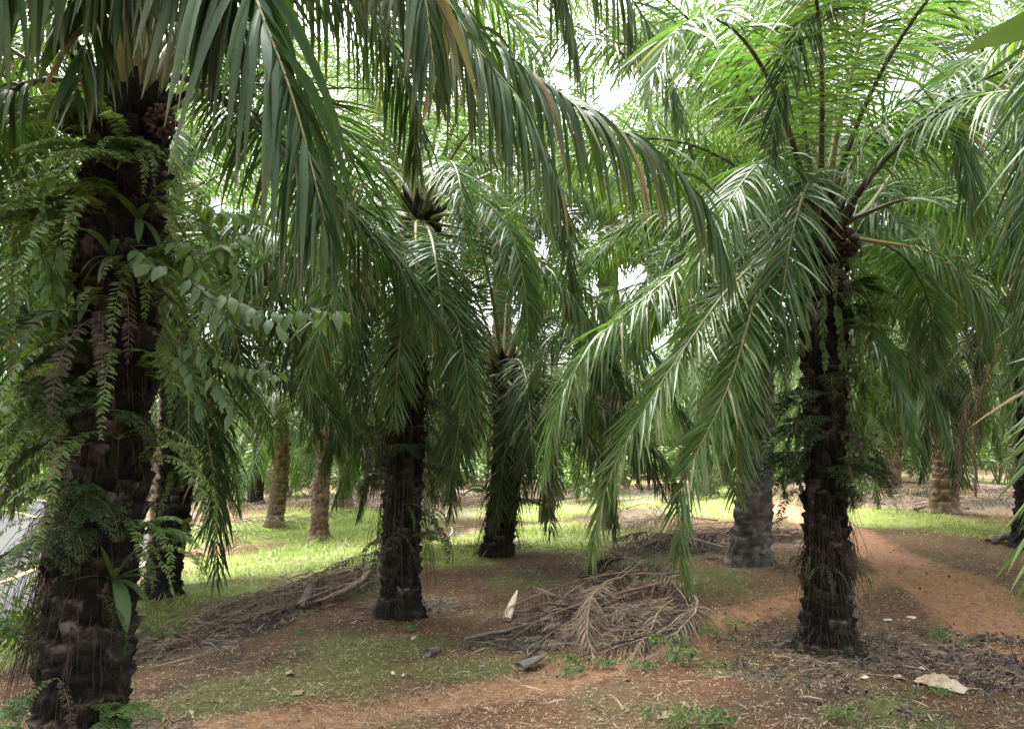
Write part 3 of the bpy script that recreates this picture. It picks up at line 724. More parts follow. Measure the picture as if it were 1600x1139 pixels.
# ---- middle palm
MF = [
    ([(690, 260, 8.7), (760, 60, 8.6), (880, -10, 8.5), (985, 70, 8.4), (1020, 200, 8.4)], dict(leaf='bright', droop=1.1)),
    ([(680, 310, 8.3), (730, 300, 7.9), (790, 350, 7.6), (820, 450, 7.5), (825, 560, 7.5)], dict(droop=.8, lift=.2, jit=.1)),
    ([(630, 340, 8.3), (590, 340, 7.9), (555, 420, 7.7), (545, 540, 7.7)], dict(droop=.8, lift=.2, jit=.1)),
    ([(670, 360, 8.2), (680, 400, 7.7), (690, 480, 7.5), (695, 590, 7.5)], dict(droop=.7, lift=.15, jit=.1, Lmax=.5)),
    ([(640, 270, 8.8), (560, 120, 8.9), (450, 80, 9.), (370, 180, 9.1)], dict(leaf='bright', droop=1.)),
    ([(700, 335, 8.4), (750, 345, 8.1), (800, 410, 7.9), (832, 510, 7.8)], dict(droop=1.1, stalk='stalk_yellow', label="arching frond with yellow midrib right of the crown")),
    ([(655, 370, 8.2), (640, 440, 7.8), (624, 540, 7.7), (616, 660, 7.7)], dict(droop=.9)),
    ([(680, 370, 8.3), (715, 450, 8.0), (725, 590, 7.9), (700, 780, 7.9)], dict(leaf='deep', droop=.9)),
    ([(630, 330, 8.6), (560, 330, 8.5), (505, 410, 8.4), (470, 560, 8.4)], dict(leaf='deep', droop=1.3)),
    ([(640, 290, 8.7), (590, 220, 8.9), (500, 200, 9.2), (430, 300, 9.4)], dict(leaf='bright', droop=1.)),
    ([(655, 270, 8.7), (640, 150, 8.8), (600, 30, 9.), (520, -40, 9.2)], dict(leaf='bright', droop=.7)),
    ([(670, 270, 8.7), (700, 120, 8.8), (760, 10, 8.8), (860, -10, 8.8)], dict(leaf='bright', droop=.9)),
    ([(690, 250, 8.4), (780, 40, 7.8), (900, 42, 7.2), (990, 90, 6.8), (1050, 150, 6.6), (1078, 235, 6.5)], dict(leaf='deep', droop=1.2, n=80)),
    ([(690, 300, 8.5), (780, 230, 8.3), (860, 290, 8.1), (890, 400, 8.1), (890, 490, 8.1)], dict(leaf='deep', droop=1.4)),
    ([(700, 280, 9.), (800, 170, 9.8), (900, 190, 10.5), (950, 320, 10.9)], dict(leaf='bright', droop=1.3)),
    ([(640, 350, 8.4), (580, 400, 8.1), (560, 500, 8.), (560, 640, 8.)], dict(leaf='deep', droop=1.2)),
    ([(650, 350, 8.3), (650, 390, 8.0), (650, 420, 7.7), (655, 520, 7.5)], dict(stalk='stalk_yellow', droop=1., Lmax=.5, pf=.1)),
    ([(640, 300, 8.9), (600, 260, 9.7), (560, 300, 10.4), (540, 430, 10.8)], dict(droop=1.2)),
    ([(670, 300, 9.0), (690, 210, 10), (720, 220, 10.8), (730, 340, 11.4)], dict(leaf='bright', droop=1.)),
]
mp_base = base_at(630, 8.6)
palm('middle', "black trunked oil palm in the middle left, tufts hanging along its slim dark trunk", mp_base, 4.45, .17, .2, (-.04, 0, .15, .1), 'hero_mid', n=22, seed=21, custom=MF, emin=-30, emax=86,
     cd=dict(n=125, K=5, Lmax=.56, wl=.022, rad=.03, leaf='olive', dscale=.72, jit=.13), nv=240, trunk_kw=dict(nu=84, boot=.11, amp=.055, stubs=110, flare=.2, cols=8))

# ---- other palms one can tell apart (label, px of foot, distance, trunk height, kind, radius, bark)
OTHER = [
    ("stout", "stocky oil palm half hidden behind the huge fern covered trunk, dark hanging fronds", 265, 10.5, 3.1, 'deep', .2, 'bark'),
    ("skirted", "oil palm whose trunk is wrapped in one hanging frond, centre of the photo", 775, 12.0, 2.9, 'deep', .2, 'bark'),
    ("grey", "bare grey scaly trunked oil palm behind the drooping olive fronds", 1160, 10.0, 3.7, 'olive', .2, 'bark_grey'),
    ("ringed", "ringed brown trunk oil palm on the grass beyond the dirt path at the right", 1460, 15.8, 3.2, 'deep', .22, 'bark_light'),
    ("leaning", "slim leaning brown oil palm with a sunny grass tuft at its foot", 505, 20.0, 4.2, 'deep', .2, 'bark_light'),
    ("short", "short oil palm with a lopsided frond left of the slim leaning brown one", 435, 23.0, 3.3, 'bright', .22, 'bark_light'),
    ("yellowed", "oil palm with a yellowish upper stem and cut brown foot, far centre", 852, 23.0, 3.9, 'deep', .19, 'bark_light'),
    ("vine", "vine clad rough oil palm far right, behind the ringed brown trunk", 1378, 22.0, 4.2, 'bright', .27, 'bark_light'),
    ("dim", "upright dim brown trunk between the slim leaning palm and the black middle palm", 540, 27.0, 4.2, 'deep', .26, 'bark_light'),
    ("pair", "distant straight dark stem just left of the short lopsided palm", 405, 30.0, 4.2, 'bright', .24, 'bark'),
    ("offshoot", "far stem showing between the black middle palm and the frond wrapped one", 700, 30.0, 4., 'deep', .24, 'bark_light'),
    ("edge", "shaded oil palm at the right edge, half hidden by near yellow green fronds", 1590, 12.0, 3.6, 'deep', .2, 'bark'),
]
for i, (key, lab, px, d, h, kind, r, bk) in enumerate(OTHER):
    cust = ()
    if key == 'skirted':
        cust = [([(790, 575, 11.6), (795, 650, 11.4), (785, 740, 11.35), (770, 830, 11.4)], dict(leaf='deep', droop=.7, lift=.2, Lmax=.45, n=80)),
                ([(800, 560, 11.8), (830, 600, 11.4), (825, 700, 11.3), (800, 810, 11.3)], dict(leaf='deep', droop=.9, Lmax=.45, n=70))]
    if key == 'stout':
        cust = [([(330, 430, 10.1), (400, 390, 9.5), (445, 500, 9.2), (480, 600, 9.1), (500, 690, 9.1)], dict(leaf='deep', stalk='stalk_dark', droop=.9, n=70, Lmax=.68)),
                ([(310, 480, 9.9), (340, 540, 9.4), (340, 660, 9.2), (335, 810, 9.2)], dict(leaf='deep', stalk='stalk_dark', droop=.8, n=70, Lmax=.68))]
    if key == 'ringed':
        cust = [([(1400, 540, 15.2), (1350, 545, 14.6), (1330, 600, 14.3), (1330, 700, 14.2)], dict(leaf='olive', droop=1.3, Lmax=.8)),
                ([(1410, 500, 15.2), (1430, 520, 14.5), (1480, 620, 14.1), (1510, 760, 14.0)], dict(leaf='olive', droop=1.5, Lmax=.8, wl=.05))]
    lean = (.12, 0, .1, 0) if key != 'leaning' else (-.1, 0, .35, 0)
    tk = dict(nu=48, boot=.12, amp=.06, stubs=40, flare=.15)
    palm(key, lab, base_at(px, d), h, r, r * .95, lean, kind, n=40 if d < 26 else 34, seed=40 + i * 3, custom=cust, mat=bk, nv=110, trunk_kw=tk, scale=1.08, emin=-14)

# ---- palms just outside the frame whose leaves reach in
EF = [
    ([(1850, 120, 4.1), (1750, 60, 4.0), (1660, 170, 3.9), (1630, 400, 3.85), (1640, 640, 3.85), (1650, 800, 3.85)], dict(droop=.8, lift=.3, leaf='deep')),
    ([(1850, 80, 4.6), (1740, 40, 4.9), (1640, 130, 5.1), (1590, 300, 5.2), (1585, 480, 5.2)], dict(droop=.9, leaf='deep', lift=.3)),
    ([(1850, 300, 4.2), (1760, 350, 4.2), (1680, 500, 4.1), (1640, 720, 4.1), (1640, 900, 4.1)], dict(droop=.6, leaf='deep', lift=.3)),
    ([(1850, 40, 3.9), (1740, -60, 3.8), (1660, 60, 3.7), (1625, 300, 3.6), (1635, 560, 3.6)], dict(droop=1.0, lift=.3, leaf='deep')),
    ([(1850, 430, 3.6), (1760, 530, 3.4), (1680, 680, 3.2), (1645, 850, 3.1), (1640, 1030, 3.1)], dict(droop=.6, lift=.3, wl=.028, yellow=.15, Lmax=.5, n=80)),
    ([(1840, 100, 4.3), (1740, 90, 4.6), (1650, 180, 4.9), (1600, 360, 5.0), (1605, 560, 5.0)], dict(droop=1.1, leaf='deep')),
    ([(1830, 20, 4.3), (1720, -40, 4.8), (1600, 40, 5.2), (1520, 150, 5.4), (1490, 260, 5.5)], dict(droop=.9, yellow=.3)),
    ([(1830, 60, 4.5), (1740, 20, 5.2), (1640, 110, 5.7), (1560, 240, 5.9), (1530, 400, 6.)], dict(droop=1.1, yellow=.1)),
    ([(1850, -20, 3.9), (1760, -60, 4.6), (1660, 30, 5.1), (1600, 160, 5.3)], dict(droop=1.0, yellow=.3)),
    ([(1850, 200, 4.0), (1780, 300, 3.9), (1700, 480, 3.8), (1660, 700, 3.7), (1665, 880, 3.7)], dict(droop=.7, lift=.4, leaf='deep')),
]
palm('outside', "yellow green oil palm just outside the right edge, leaning its leaflets into view", (4.9, 4.2, float(gz(4.9, 4.2))), 3.3, .2, .2, (0, 0, 0, 0), 'bright', n=9, seed=77, emin=0, emax=60,
     skip=lambda a, e: 1.9 < a < 5.2, custom=EF, cd=dict(n=96, K=6, Lmax=.56, wl=.024, leaf='bright', yellow=.08), trunk_kw=dict(nu=40, stubs=30))

# ---- taller palms whose stems stand hidden behind the nearer trunks; their crowns close the canopy
for i, (px, d, h, kind, lab) in enumerate([
        (165, 8.6, 4.6, 'hero_mid', "tall palm behind the nearest trunk, only its arching green crown showing"),
        (638, 14.0, 7.0, 'bright', "tall palm directly behind the black middle trunk, pale crown above it"),
        (778, 18.0, 7.6, 'deep', "tall palm directly behind the frond wrapped centre trunk"),
        (1285, 11.0, 6.0, 'hero_bright', "tall bright palm directly behind the dark trunk by the path"),
        (1165, 14.5, 7., 'bright', "tall palm directly behind the bare grey scaly trunk"),
        (1462, 21.0, 7.2, 'bright', "tall palm directly behind the ringed brown trunk"),
        (262, 15.0, 7.0, 'bright', "tall palm directly behind the stocky left palm"),
        (945, 17.0, 7.2, 'deep', "tall palm hidden by the hanging olive fronds right of centre"),
        (1640, 9.0, 4.6, 'hero_mid', "tall palm at the right edge with only grey green fronds in view"),
        (60, 13.0, 5.0, 'bright', "tall bright palm on the near road verge behind the left fronds")]):
    x, y, z = base_at(px, d)
    if px == 60: x, y = -6.4, 11.0; z = float(gz(x, y))
    palm("tall%d" % i, lab, (x, y, z), h, .2, .19, (.05, 0, .08, 0), kind, n=36, seed=300 + i * 5, skip=(lambda a, e: (a < .9 or a > 5.5) and e > 15) if px in (1285, 1165) else None, mat='bark_light', nv=90, emin=-5, trunk_kw=dict(nu=40, boot=.13, amp=.06, stubs=30, flare=.15), scale=1.12)

# ---- unseen palms carrying on the rows round the camera, added to shade the near side
for i, (x, y, h) in enumerate([(-5.2, -1.5, 4.2), (1.0, -3.6, 4.4), (-2.6, -7.5, 4.5), (4.6, -8., 4.5)]):
    palm("back%d" % i, "unseen oil palm added for shade beside or behind the viewpoint", (x, y, float(gz(x, y))), h, .2, .19, (.05, 0, .08, 0), 'deep', n=34, seed=500 + i * 5, nv=80, emin=-5,
         trunk_kw=dict(nu=36, boot=.13, amp=.06, stubs=20), scale=1.15, group="oil palms outside the picture")

# ---- rows of the plantation behind
rngp = np.random.RandomState(4)
used = [v[1][:2] for v in PALMS.values()]
nfar = 0
FARLAB = {0: "small dark green oil palm among the dense far rows", 1: "small bright green oil palm among the dense far rows", 2: "small greyish olive oil palm among the dense far rows"}
FTR = [trunk_mesh("trunk", 4.0, .23, .22, (.1, 0, .1, 0), 60 + k, M['bark_light'], nu=30, nv=80, stubs=34, boot=.1, amp=.045) for k in range(3)]
for r in range(0, 11):
    y0 = 17.5 + r * 5.4
    for c in range(-9, 10):
        x = (c + .5 * (r % 2)) * 6.2 + rngp.uniform(-.8, .8); y = y0 + rngp.uniform(-.8, .8)
        if abs(x) > 4 + y * .8: continue
        if polydist(np.array(x), np.array(y), ROADC[::4]) < 3.2: continue
        if min(math.hypot(x - u[0], y - u[1]) for u in used) < 3.6: continue
        px = 800 + FPX * x / y
        if y < 27 and (1150 < px < 1320 or 660 < px < 760 or 440 < px < 620): continue
        used.append((x, y)); nfar += 1
        k = int(rngp.choice([0, 1, 2], p=[.45, .35, .2]))
        root = empty("oil_palm", (x, y, float(gz(x, y))), rngp.uniform(0, 6.28))
        s = rngp.uniform(.95, 1.3); root.scale = (s, s, s)
        tag(root, FARLAB[k], "palm", ["dark far oil palms", "bright far oil palms", "olive far oil palms"][k])
        link("trunk", FTR[nfar % 3], root)
        link("crown", CROWNS[k], root, (.1, 0, 3.95))
print("far palms", nfar)

# ------------------------------------------------------------------ far wood closing the view
def make_far_wood():
    rng = np.random.RandomState(90); mb = MB()
    for k in range(260):
        a = rng.uniform(-.95, .95); d = rng.uniform(66, 92)
        cx, cy_ = d * math.sin(a) * 1.15, d * math.cos(a)
        z0 = float(gz(cx, cy_)); h = rng.uniform(3, 8.5); r = rng.uniform(2, 4)
        n = 230
        u = nrm(rng.normal(0, 1, (n, 3))); rr = rng.uniform(.55, 1, n) ** .5
        Pp = u * rr[:, None] * np.array([r, r, h * .55]) + np.array([cx, cy_, z0 + h * .5])
        D = u + rng.normal(0, .5, (n, 3)) + np.array([0, 0, .2])
        strips(mb, Pp, D, rng.normal(0, 1, (n, 3)), rng.uniform(.8, 1.7, n), .3, 1.2, 2, .2,
               tint=np.stack([rng.uniform(.1, .9, n), rng.rand(n) * .4, 0 * u[:, 0]], 1))
    tag(link("far_wood", mb.mesh("far_wood", [M['bright']])), "far mass of plantation greenery closing the view between the trunks", None, None, 'stuff')
make_far_wood()

# ------------------------------------------------------------------ shrubs and undergrowth
def clump_mesh(seed, r, h, n, ll, lw, mat, drp=.8, stems=7):
    rng = np.random.RandomState(seed); mb = MB()
    for k in range(stems):
        a = rng.uniform(0, 6.28); e = rng.uniform(.1, .8)
        Pt = np.outer(np.linspace(0, 1, 5), [math.cos(a) * r * e, math.sin(a) * r * e, h * .8]) + rng.normal(0, .02 * r, (5, 3))
        Pt[0] = [0, 0, -.05]
        tube(mb, Pt, np.linspace(.012, .004, 5) * (1 + r), 4, (.5, 0, 0), 1)
    c = rng.normal(0, .45, (max(6, n // 40), 3)) * np.array([r, r, h * .4]) + np.array([0, 0, h * .55])
    q = c[rng.randint(len(c), size=n)] + rng.normal(0, .16, (n, 3)) * np.array([r, r, h * .7])
    q[:, 2] = np.abs(q[:, 2]) + .02
    D = nrm(q - np.array([0, 0, h * .3])) + rng.normal(0, .5, (n, 3))
    strips(mb, q, D, rng.normal(0, 1, (n, 3)) + np.array([0, 0, .3]), ll * rng.uniform(.6, 1.2, n), lw * rng.uniform(.7, 1.2, n), drp, 3, .15, np.array([.2, .8, 1, .7, .08]),
           tint=np.stack([rng.uniform(.1, .9, n), rng.rand(n) ** 3 * .6, 0 * q[:, 0]], 1))
    return mb.mesh("foliage", [M[mat], M['stalk']])
SHRUB = [clump_mesh(1, .9, 1.3, 900, .16, .06, 'bright'), clump_mesh(2, 1.2, 1.0, 900, .2, .08, 'broad'), clump_mesh(3, .8, 1.7, 800, .22, .05, 'bright')]
for i, (px, py, s, k, lab) in enumerate([
        (1110, 778, .6, 0, "low leafy bush in sunny grass left of the bare grey scaly trunk"),
        (1335, 780, .5, 1, "small green bush on the grey litter beyond the red path"),
        (1400, 752, 1.3, 2, "tall light green shrub behind the vine clad rough palm"),
        (1440, 750, 1.2, 0, "light green leafy shrub between vine clad and ringed brown palms"),
        (1330, 748, 1.5, 2, "light green thicket seen just right of the dark trunk by the path"),
        (345, 752, 1.5, 2, "light green shrub behind the stocky palm at the left"),
        (385, 748, 1.3, 0, "bright bush left of the distant straight dark stem"),
        (20, 800, 1.3, 0, "bright bush on the grass bank across the road"),
        (70, 775, 1.5, 1, "broad leaved bush on the bank behind the road"),
        (60, 1040, .6, 1, "dull green bush on the verge at the road edge, by the nearest trunk"),
        (10, 745, 2.0, 2, "tall pale thicket at the left edge above the road"),
        (130, 750, 2.0, 0, "tall bright thicket hidden behind the nearest trunk"),
        (640, 748, 1.2, 0, "far bush showing left of the black middle trunk"),
        (990, 745, 1.6, 1, "far bush beyond the sunny grass at the centre"),
        (920, 745, 1.6, 2, "far pale thicket behind the hanging olive fronds"),
        (1230, 748, 1.8, 0, "far thicket where the red path disappears"),
        (1560, 755, 1.5, 2, "pale thicket at the far right behind near leaves")]):
    x, y, z = gp(px, py)
    o = empty("shrub", (x, y, z), i * 1.3); o.scale = (s, s, s)
    tag(o, lab, "bush", "bushes of the undergrowth")
    link("foliage", SHRUB[k], o)

# small weeds on the near ground
WEED = [clump_mesh(11, .24, .1, 190, .04, .02, 'broad', stems=3), clump_mesh(12, .2, .12, 170, .08, .008, 'fern', 1.2, stems=2), clump_mesh(13, .3, .08, 220, .035, .018, 'broad', stems=3)]
for i, (px, py, s, k, lab) in enumerate([
        (1045, 1028, 1.1, 0, "green leafy weed patch on bare red soil below the dead frond heap"),
        (1000, 1045, .7, 2, "small green weed at the lower right tip of the dead frond heap"),
        (1110, 1000, .9, 1, "grass tuft strip between heap and red soil, centre right"),
        (1150, 985, .8, 1, "grassy weed by the red soil, halfway to the dark right trunk"),
        (1100, 1130, 1.0, 2, "pale green weed at the bottom edge right of centre"),
        (1060, 1140, .8, 1, "thin grass weed cut by the bottom edge"),
        (880, 1050, .9, 0, "dark green weed at the lower left foot of the dead frond heap"),
        (940, 1040, .6, 2, "tiny weed under the pale hanging tip of the heap"),
        (1470, 1003, .8, 1, "green tuft on the withered patch near the right edge"),
        (1320, 1130, .7, 1, "green tuft at the bottom below the dark right trunk"),
        (1465, 1085, .5, 2, "weed just below the crumpled plastic bag"),
        (270, 1000, .9, 0, "green weed on the left frond heap beside the nearest trunk"),
        (300, 985, .9, 2, "pale weed behind the left frond heap near the nearest trunk"),
        (640, 985, .6, 2, "small weed in front of the black middle trunk"),
        (470, 990, .5, 2, "small weed before the left frond heap"),
        (420, 945, .9, 1, "grass tuft behind the left frond heap")]):
    x, y, z = gp(px, py)
    o = empty("weed", (x, y, z), i * 2.1); o.scale = (s, s, s)
    tag(o, lab, "weed", "weeds on the ground")
    link("foliage", WEED[k], o)

# ------------------------------------------------------------------ ferns and other plants living on the trunks
def fern_mesh(L, e0, bend, seed, n=34, pl=.055, pw=.017, mat='fern', side=0.):
    rng = np.random.RandomState(seed); mb = MB()
    frond(mb, arc_pts(L, e0, bend, side=side, power=.9), rng, n=n, Lmax=pl, wl=pw, droop=.35, pf=.06, rad=.0028, phi=(88, 62), lift=.03, K=2, twist=rng.uniform(-.8, .8), fold=.1, jit=.05,
          s_hint=(1, 0, 0), tube_sides=4, rank=False, yellow=.15 + .25 * rng.rand(), miss=.05)
    return mb.mesh("fern_frond", [M[mat], M['stalk']])
FERN = [fern_mesh(.55, 50, 140, 1), fern_mesh(.75, 30, 125, 2), fern_mesh(.65, 5, 95, 3), fern_mesh(.85, -15, 70, 4), fern_mesh(.45, 60, 110, 5), fern_mesh(.7, 35, 135, 6, side=.5)]
DFERN = [fern_mesh(.45, 40, 140, 7, mat='weed'), fern_mesh(.6, 0, 90, 8, mat='weed'), fern_mesh(.4, 50, 120, 9, mat='deep'), fern_mesh(.55, 20, 115, 10, mat='deep')]
def bip_mesh(L, e0, bend, seed, mat='fern'):
    """twice divided fern leaf"""
    rng = np.random.RandomState(seed); mb = MB()
    C, _ = catmull(arc_pts(L, e0, bend, side=.2), 26)
    tube(mb, C, np.linspace(.003, .0008, 26), 4, (.5, .2, 0), 1)
    for i in range(6, 25):
        q = (i - 6) / 19; l = L * .36 * (1 - q) ** .8 + .015
        for sd_ in (-1, 1):
            T = nrm(C[i] - C[i - 1]); sv = nrm(np.cross(T, [0, 0, 1.])) * sd_
            d = nrm(sv + T * .5 + rng.normal(0, .05, 3))
            P = C[i] + np.outer(np.linspace(0, 1, 5), d * l) + np.outer(np.linspace(0, 1, 5) ** 2, [0, 0, -.22 * l])
            frond(mb, P, rng, n=max(4, int(l / .012)), Lmax=.032 * (1 - .5 * q), wl=.012, droop=.2, pf=.04, rad=.0009, phi=(82, 60), lift=0, K=2, fold=.05, s_hint=d, tube_sides=3, rank=False, yellow=.1, miss=0)
    return mb.mesh("fern_frond", [M[mat], M['stalk']])
BIP = [bip_mesh(.36, 50, 100, 1), bip_mesh(.42, 30, 80, 2), bip_mesh(.3, 65, 110, 3)]
BIPD = [bip_mesh(.34, 40, 110, 4, 'deep'), bip_mesh(.4, 10, 85, 5, 'deep')]

def on_trunk(key, z, a, off=0.):
    root, b, h, r0, r1, bend = PALMS[key]
    t = min(1., z / h)
    return np.array([b[0] + bend[0] * math.sin(PI * t) + bend[2] * t + math.cos(a) * (r0 + (r1 - r0) * t + off), b[1] + bend[1] * math.sin(PI * t) + bend[3] * t + math.sin(a) * (r0 + (r1 - r0) * t + off), b[2] + z])
rngf = np.random.RandomState(31)
def fern(key, z, deg, lib_, n, lab, group, s=1., spread=1.1, name="fern"):
    """a fern rooted in the trunk; deg: 0 = the trunk's right flank as photographed, 90 = the side facing the camera, 180 = left"""
    a = -math.radians(deg)
    o = empty(name, on_trunk(key, z, a, .01), a)
    tag(o, lab, "fern", group)
    for k in range(n):
        f = link("fern_frond", lib_[rngf.randint(len(lib_))], o)
        f.rotation_euler = (0, rngf.uniform(-.2, .25), rngf.uniform(-spread, spread))
        q = s * rngf.uniform(.7, 1.15); f.scale = (q, q, q)
    return o
LVL = ["at the very foot", "low down", "below the middle", "at mid height", "above the middle", "high up", "just under the crown"]
def sides(deg): return "left flank" if deg > 150 else "front left" if deg > 105 else "front" if deg > 70 else "front right" if deg > 30 else "right flank"
seen = {}
def auto(key, trunk, kind, z, deg):
    h = PALMS[key][2]
    l = LVL[min(6, int(z / h * 6.99))]
    s_ = f"{kind} {l}, {sides(deg)} of {trunk}"
    seen[s_] = seen.get(s_, 0) + 1
    return s_
NEAR = "the nearest left trunk"; RIGHT = "the dark trunk by the path"; MID = "the black middle trunk"
G1, G2, G3 = "ferns on the nearest trunk", "ferns on the dark right trunk", "ferns on the middle trunk"
for z, d, L_, n, s in [(3.35, 100, FERN, 6, .9), (3.3, 60, FERN, 5, .9), (3.25, 150, FERN, 6, 1.), (3.1, 180, FERN, 6, 1.1), (3.1, 20, FERN, 5, 1.), (2.95, 85, FERN, 6, .9), (2.85, 125, FERN, 5, 1.), (2.75, 40, FERN, 4, .9),
                       (2.7, 172, FERN, 7, 1.2), (3.4, 130, BIP, 6, 1.3), (3.2, 75, BIP, 6, 1.3), (2.9, 165, BIP, 6, 1.5), (3.0, 110, BIP, 5, 1.3), (2.65, 5, BIP, 6, 1.4), (2.3, 178, BIP, 6, 1.5), (2.6, 140, FERN, 4, .8), (2.5, 0, FERN, 5, 1.), (2.35, 160, FERN, 6, 1.2), (2.2, 60, FERN, 4, 1.1), (2.1, 25, FERN, 5, 1.), (2.0, 178, FERN, 5, 1.2), (1.75, 50, FERN, 4, 1.1),
                       (1.75, 155, FERN, 5, 1.), (1.6, 10, FERN, 5, 1.), (1.55, 100, FERN, 2, .9), (1.45, 185, FERN, 6, .9), (1.3, 140, FERN, 4, .9), (1.3, 30, FERN, 3, .9), (1.05, 165, FERN, 5, .8), (1.1, 0, FERN, 4, .8), (.95, 60, DFERN, 2, .7), (.55, 100, DFERN, 2, .7)]:
    fern('left', z, d, L_, n, auto('left', NEAR, "sword fern" if L_ is FERN else "feathery fern" if L_ is BIP else "small dark fern", z, d), G1, s)
for i, (z, d, s) in enumerate([(2.4, 85, 1.2), (2.15, 120, 1.2), (1.9, 70, 1.2), (1.7, 100, 1.1), (1.45, 80, 1.1), (1.25, 110, 1.1), (2.6, 60, 1.2), (2.0, 150, 1.2)]):
    fern('left', z, d, BIPD if i % 3 else DFERN, 5, auto('left', NEAR, "dull feathery fern" if i % 3 else "dark narrow fern", z, d), G1, s)
for z, d, n, s, L_ in [(.18, 120, 6, 1.1, BIP), (.1, 75, 5, .9, BIP), (.32, 30, 4, .8, BIP), (.3, 160, 4, .9, BIP), (1.2, 5, 4, 1., BIP)]:
    fern('left', z, d, L_, n, auto('left', NEAR, "feathery twice divided fern", z, d), G1, s)
for z, d, L_, n, s in [(3.2, 10, FERN, 7, .8), (3.1, 60, FERN, 6, .75), (3.0, 100, DFERN, 6, .8), (2.9, 20, BIP, 6, 1.2), (2.8, 75, FERN, 5, .6), (2.7, 150, DFERN, 6, .8), (2.6, 5, BIP, 7, 1.3), (2.5, 50, BIP, 5, 1.1), (2.35, 170, DFERN, 6, .9),
                       (2.3, 15, FERN, 7, .9), (2.2, 80, BIPD, 4, .9), (2.05, 0, FERN, 7, 1.), (2.0, 175, BIPD, 6, 1.2), (1.8, 20, FERN, 7, 1.), (1.75, 160, BIPD, 6, 1.3), (1.7, 60, DFERN, 4, .8), (1.55, 5, FERN, 6, 1.), (1.5, 175, BIPD, 6, 1.2),
                       (1.45, 50, BIPD, 5, 1.2), (1.25, 60, BIPD, 3, .8), (1.3, 165, DFERN, 5, .9), (.7, 170, DFERN, 6, .5), (.72, 60, DFERN, 6, .5), (.65, 15, DFERN, 6, .5), (.66, 110, DFERN, 6, .5)]:
    kd = "bright sword fern" if L_ is FERN else "feathery green fern" if L_ is BIP else "dull feathery fern" if L_ is BIPD else "dark small fern"
    fern('right', z, d, L_, n, auto('right', RIGHT, kd, z, d), G2, s)
for z, d, L_, n, s in [(2.9, 30, DFERN, 6, 1.), (2.7, 100, BIPD, 5, 1.), (2.5, 150, DFERN, 6, 1.), (2.3, 60, BIPD, 5, 1.1), (2.1, 10, DFERN, 6, 1.1), (2.0, 130, DFERN, 5, 1.), (1.8, 80, BIPD, 3, 1.), (1.6, 20, BIPD, 5, 1.1), (1.5, 170, DFERN, 5, .9),
                       (1.2, 70, FERN, 2, .6), (1.05, 10, DFERN, 6, 1.), (.8, 5, BIP, 4, 1.), (.9, 100, DFERN, 3, .7), (.75, 165, DFERN, 4, .8)]:
    kd = "green fern" if L_ in (FERN, BIP) else "dull feathery fern" if L_ is BIPD else "dark small fern"
    fern('middle', z, d, L_, n, auto('middle', MID, kd, z, d), G3, s * 1.15)
for z, d, n in [(.9, 150, 4), (.75, 20, 3)]:
    fern('skirted', z, d, BIP, n, auto('skirted', "the frond wrapped centre trunk", "feathery fern", z, d), "ferns on the centre trunk", 1.5)
for z, d, n in [(.9, 20, 6), (1.3, 10, 6), (.5, 0, 5), (1.6, 60, 5), (1.1, 150, 4)]:
    fern('stout', z, d, FERN, n, auto('stout', "the stocky palm at the left", "green fern", z, d), "ferns on the stocky palm", 1.1)
for q in range(9):
    fern('vine', 1.4 + .23 * q, [20, 150, 80, 0, 120, 40, 100, 170, 60][q], BIP, 8, auto('vine', "the vine clad far right palm", "light green climber tuft", 1.4 + .23 * q, [20, 150, 80, 0, 120, 40, 100, 170, 60][q]), "climbers on the far right palm", 1.6)
fern('leaning', 2.15, 150, BIP, 9, "bright yellow green fern tuft on the slim leaning brown palm", None, 1.7)

# bird's nest fern with strap leaves
def blade_plant(name, loc, blades, mat, label, cat, group=None, K=7, prof=(.35, .8, 1, 1, .75, .1)):
    """blades: (azimuth deg, elevation deg, length, width, droop)"""
    o = empty(name, loc); tag(o, label, cat, group)
    for az, el, L, w, dr in blades:
        a, e = math.radians(az), math.radians(el); mb = MB()
        D = np.array([[math.cos(a) * math.cos(e), math.sin(a) * math.cos(e), math.sin(e)]])
        Wv = np.array([[-math.sin(a), math.cos(a), .15]])
        strips(mb, np.zeros((1, 3)), D, Wv, np.array([L]), np.array([w]), np.array([dr]), K, .25, np.array(prof), tint=np.array([[rngf.uniform(.4, .9), .1, 0]]))
        link("leaf", mb.mesh("leaf", [M[mat]]), o)
    return o
blade_plant("nest_fern", on_trunk('left', 1.02, -math.radians(40), .02), [(-60, 45, .2, .035, .6), (-5, 40, .34, .045, .8), (-25, 62, .26, .03, .7), (-40, 20, .32, .075, 2.6), (-130, 38, .22, .035, .9), (5, 25, .3, .06, 2.0), (40, 35, .25, .05, 1.2), (-100, 70, .22, .03, .6)],
            'bright', "strap leaved bird's nest fern on the right side of the nearest trunk", "fern")
for z, d, sc in [(2.72, 75, 1.), (2.85, 150, 1.1), (2.6, 165, 1.), (2.95, 40, .8), (2.5, 100, .8)]:
    blade_plant("strap_plant", on_trunk('left', z, -math.radians(d), .02), [(-d + q * 25 - 75 + rngf.uniform(-9, 9), rngf.uniform(5, 65), rngf.uniform(.2, .36) * sc, rngf.uniform(.03, .05), rngf.uniform(1., 2.4)) for q in range(7)],
                'broad', f"grey green strap leaved plant {LVL[min(6, int(z / 3.62 * 6.99))]} on the {sides(d)} of the nearest left trunk", "plant", "strap leaved plants on the nearest trunk")

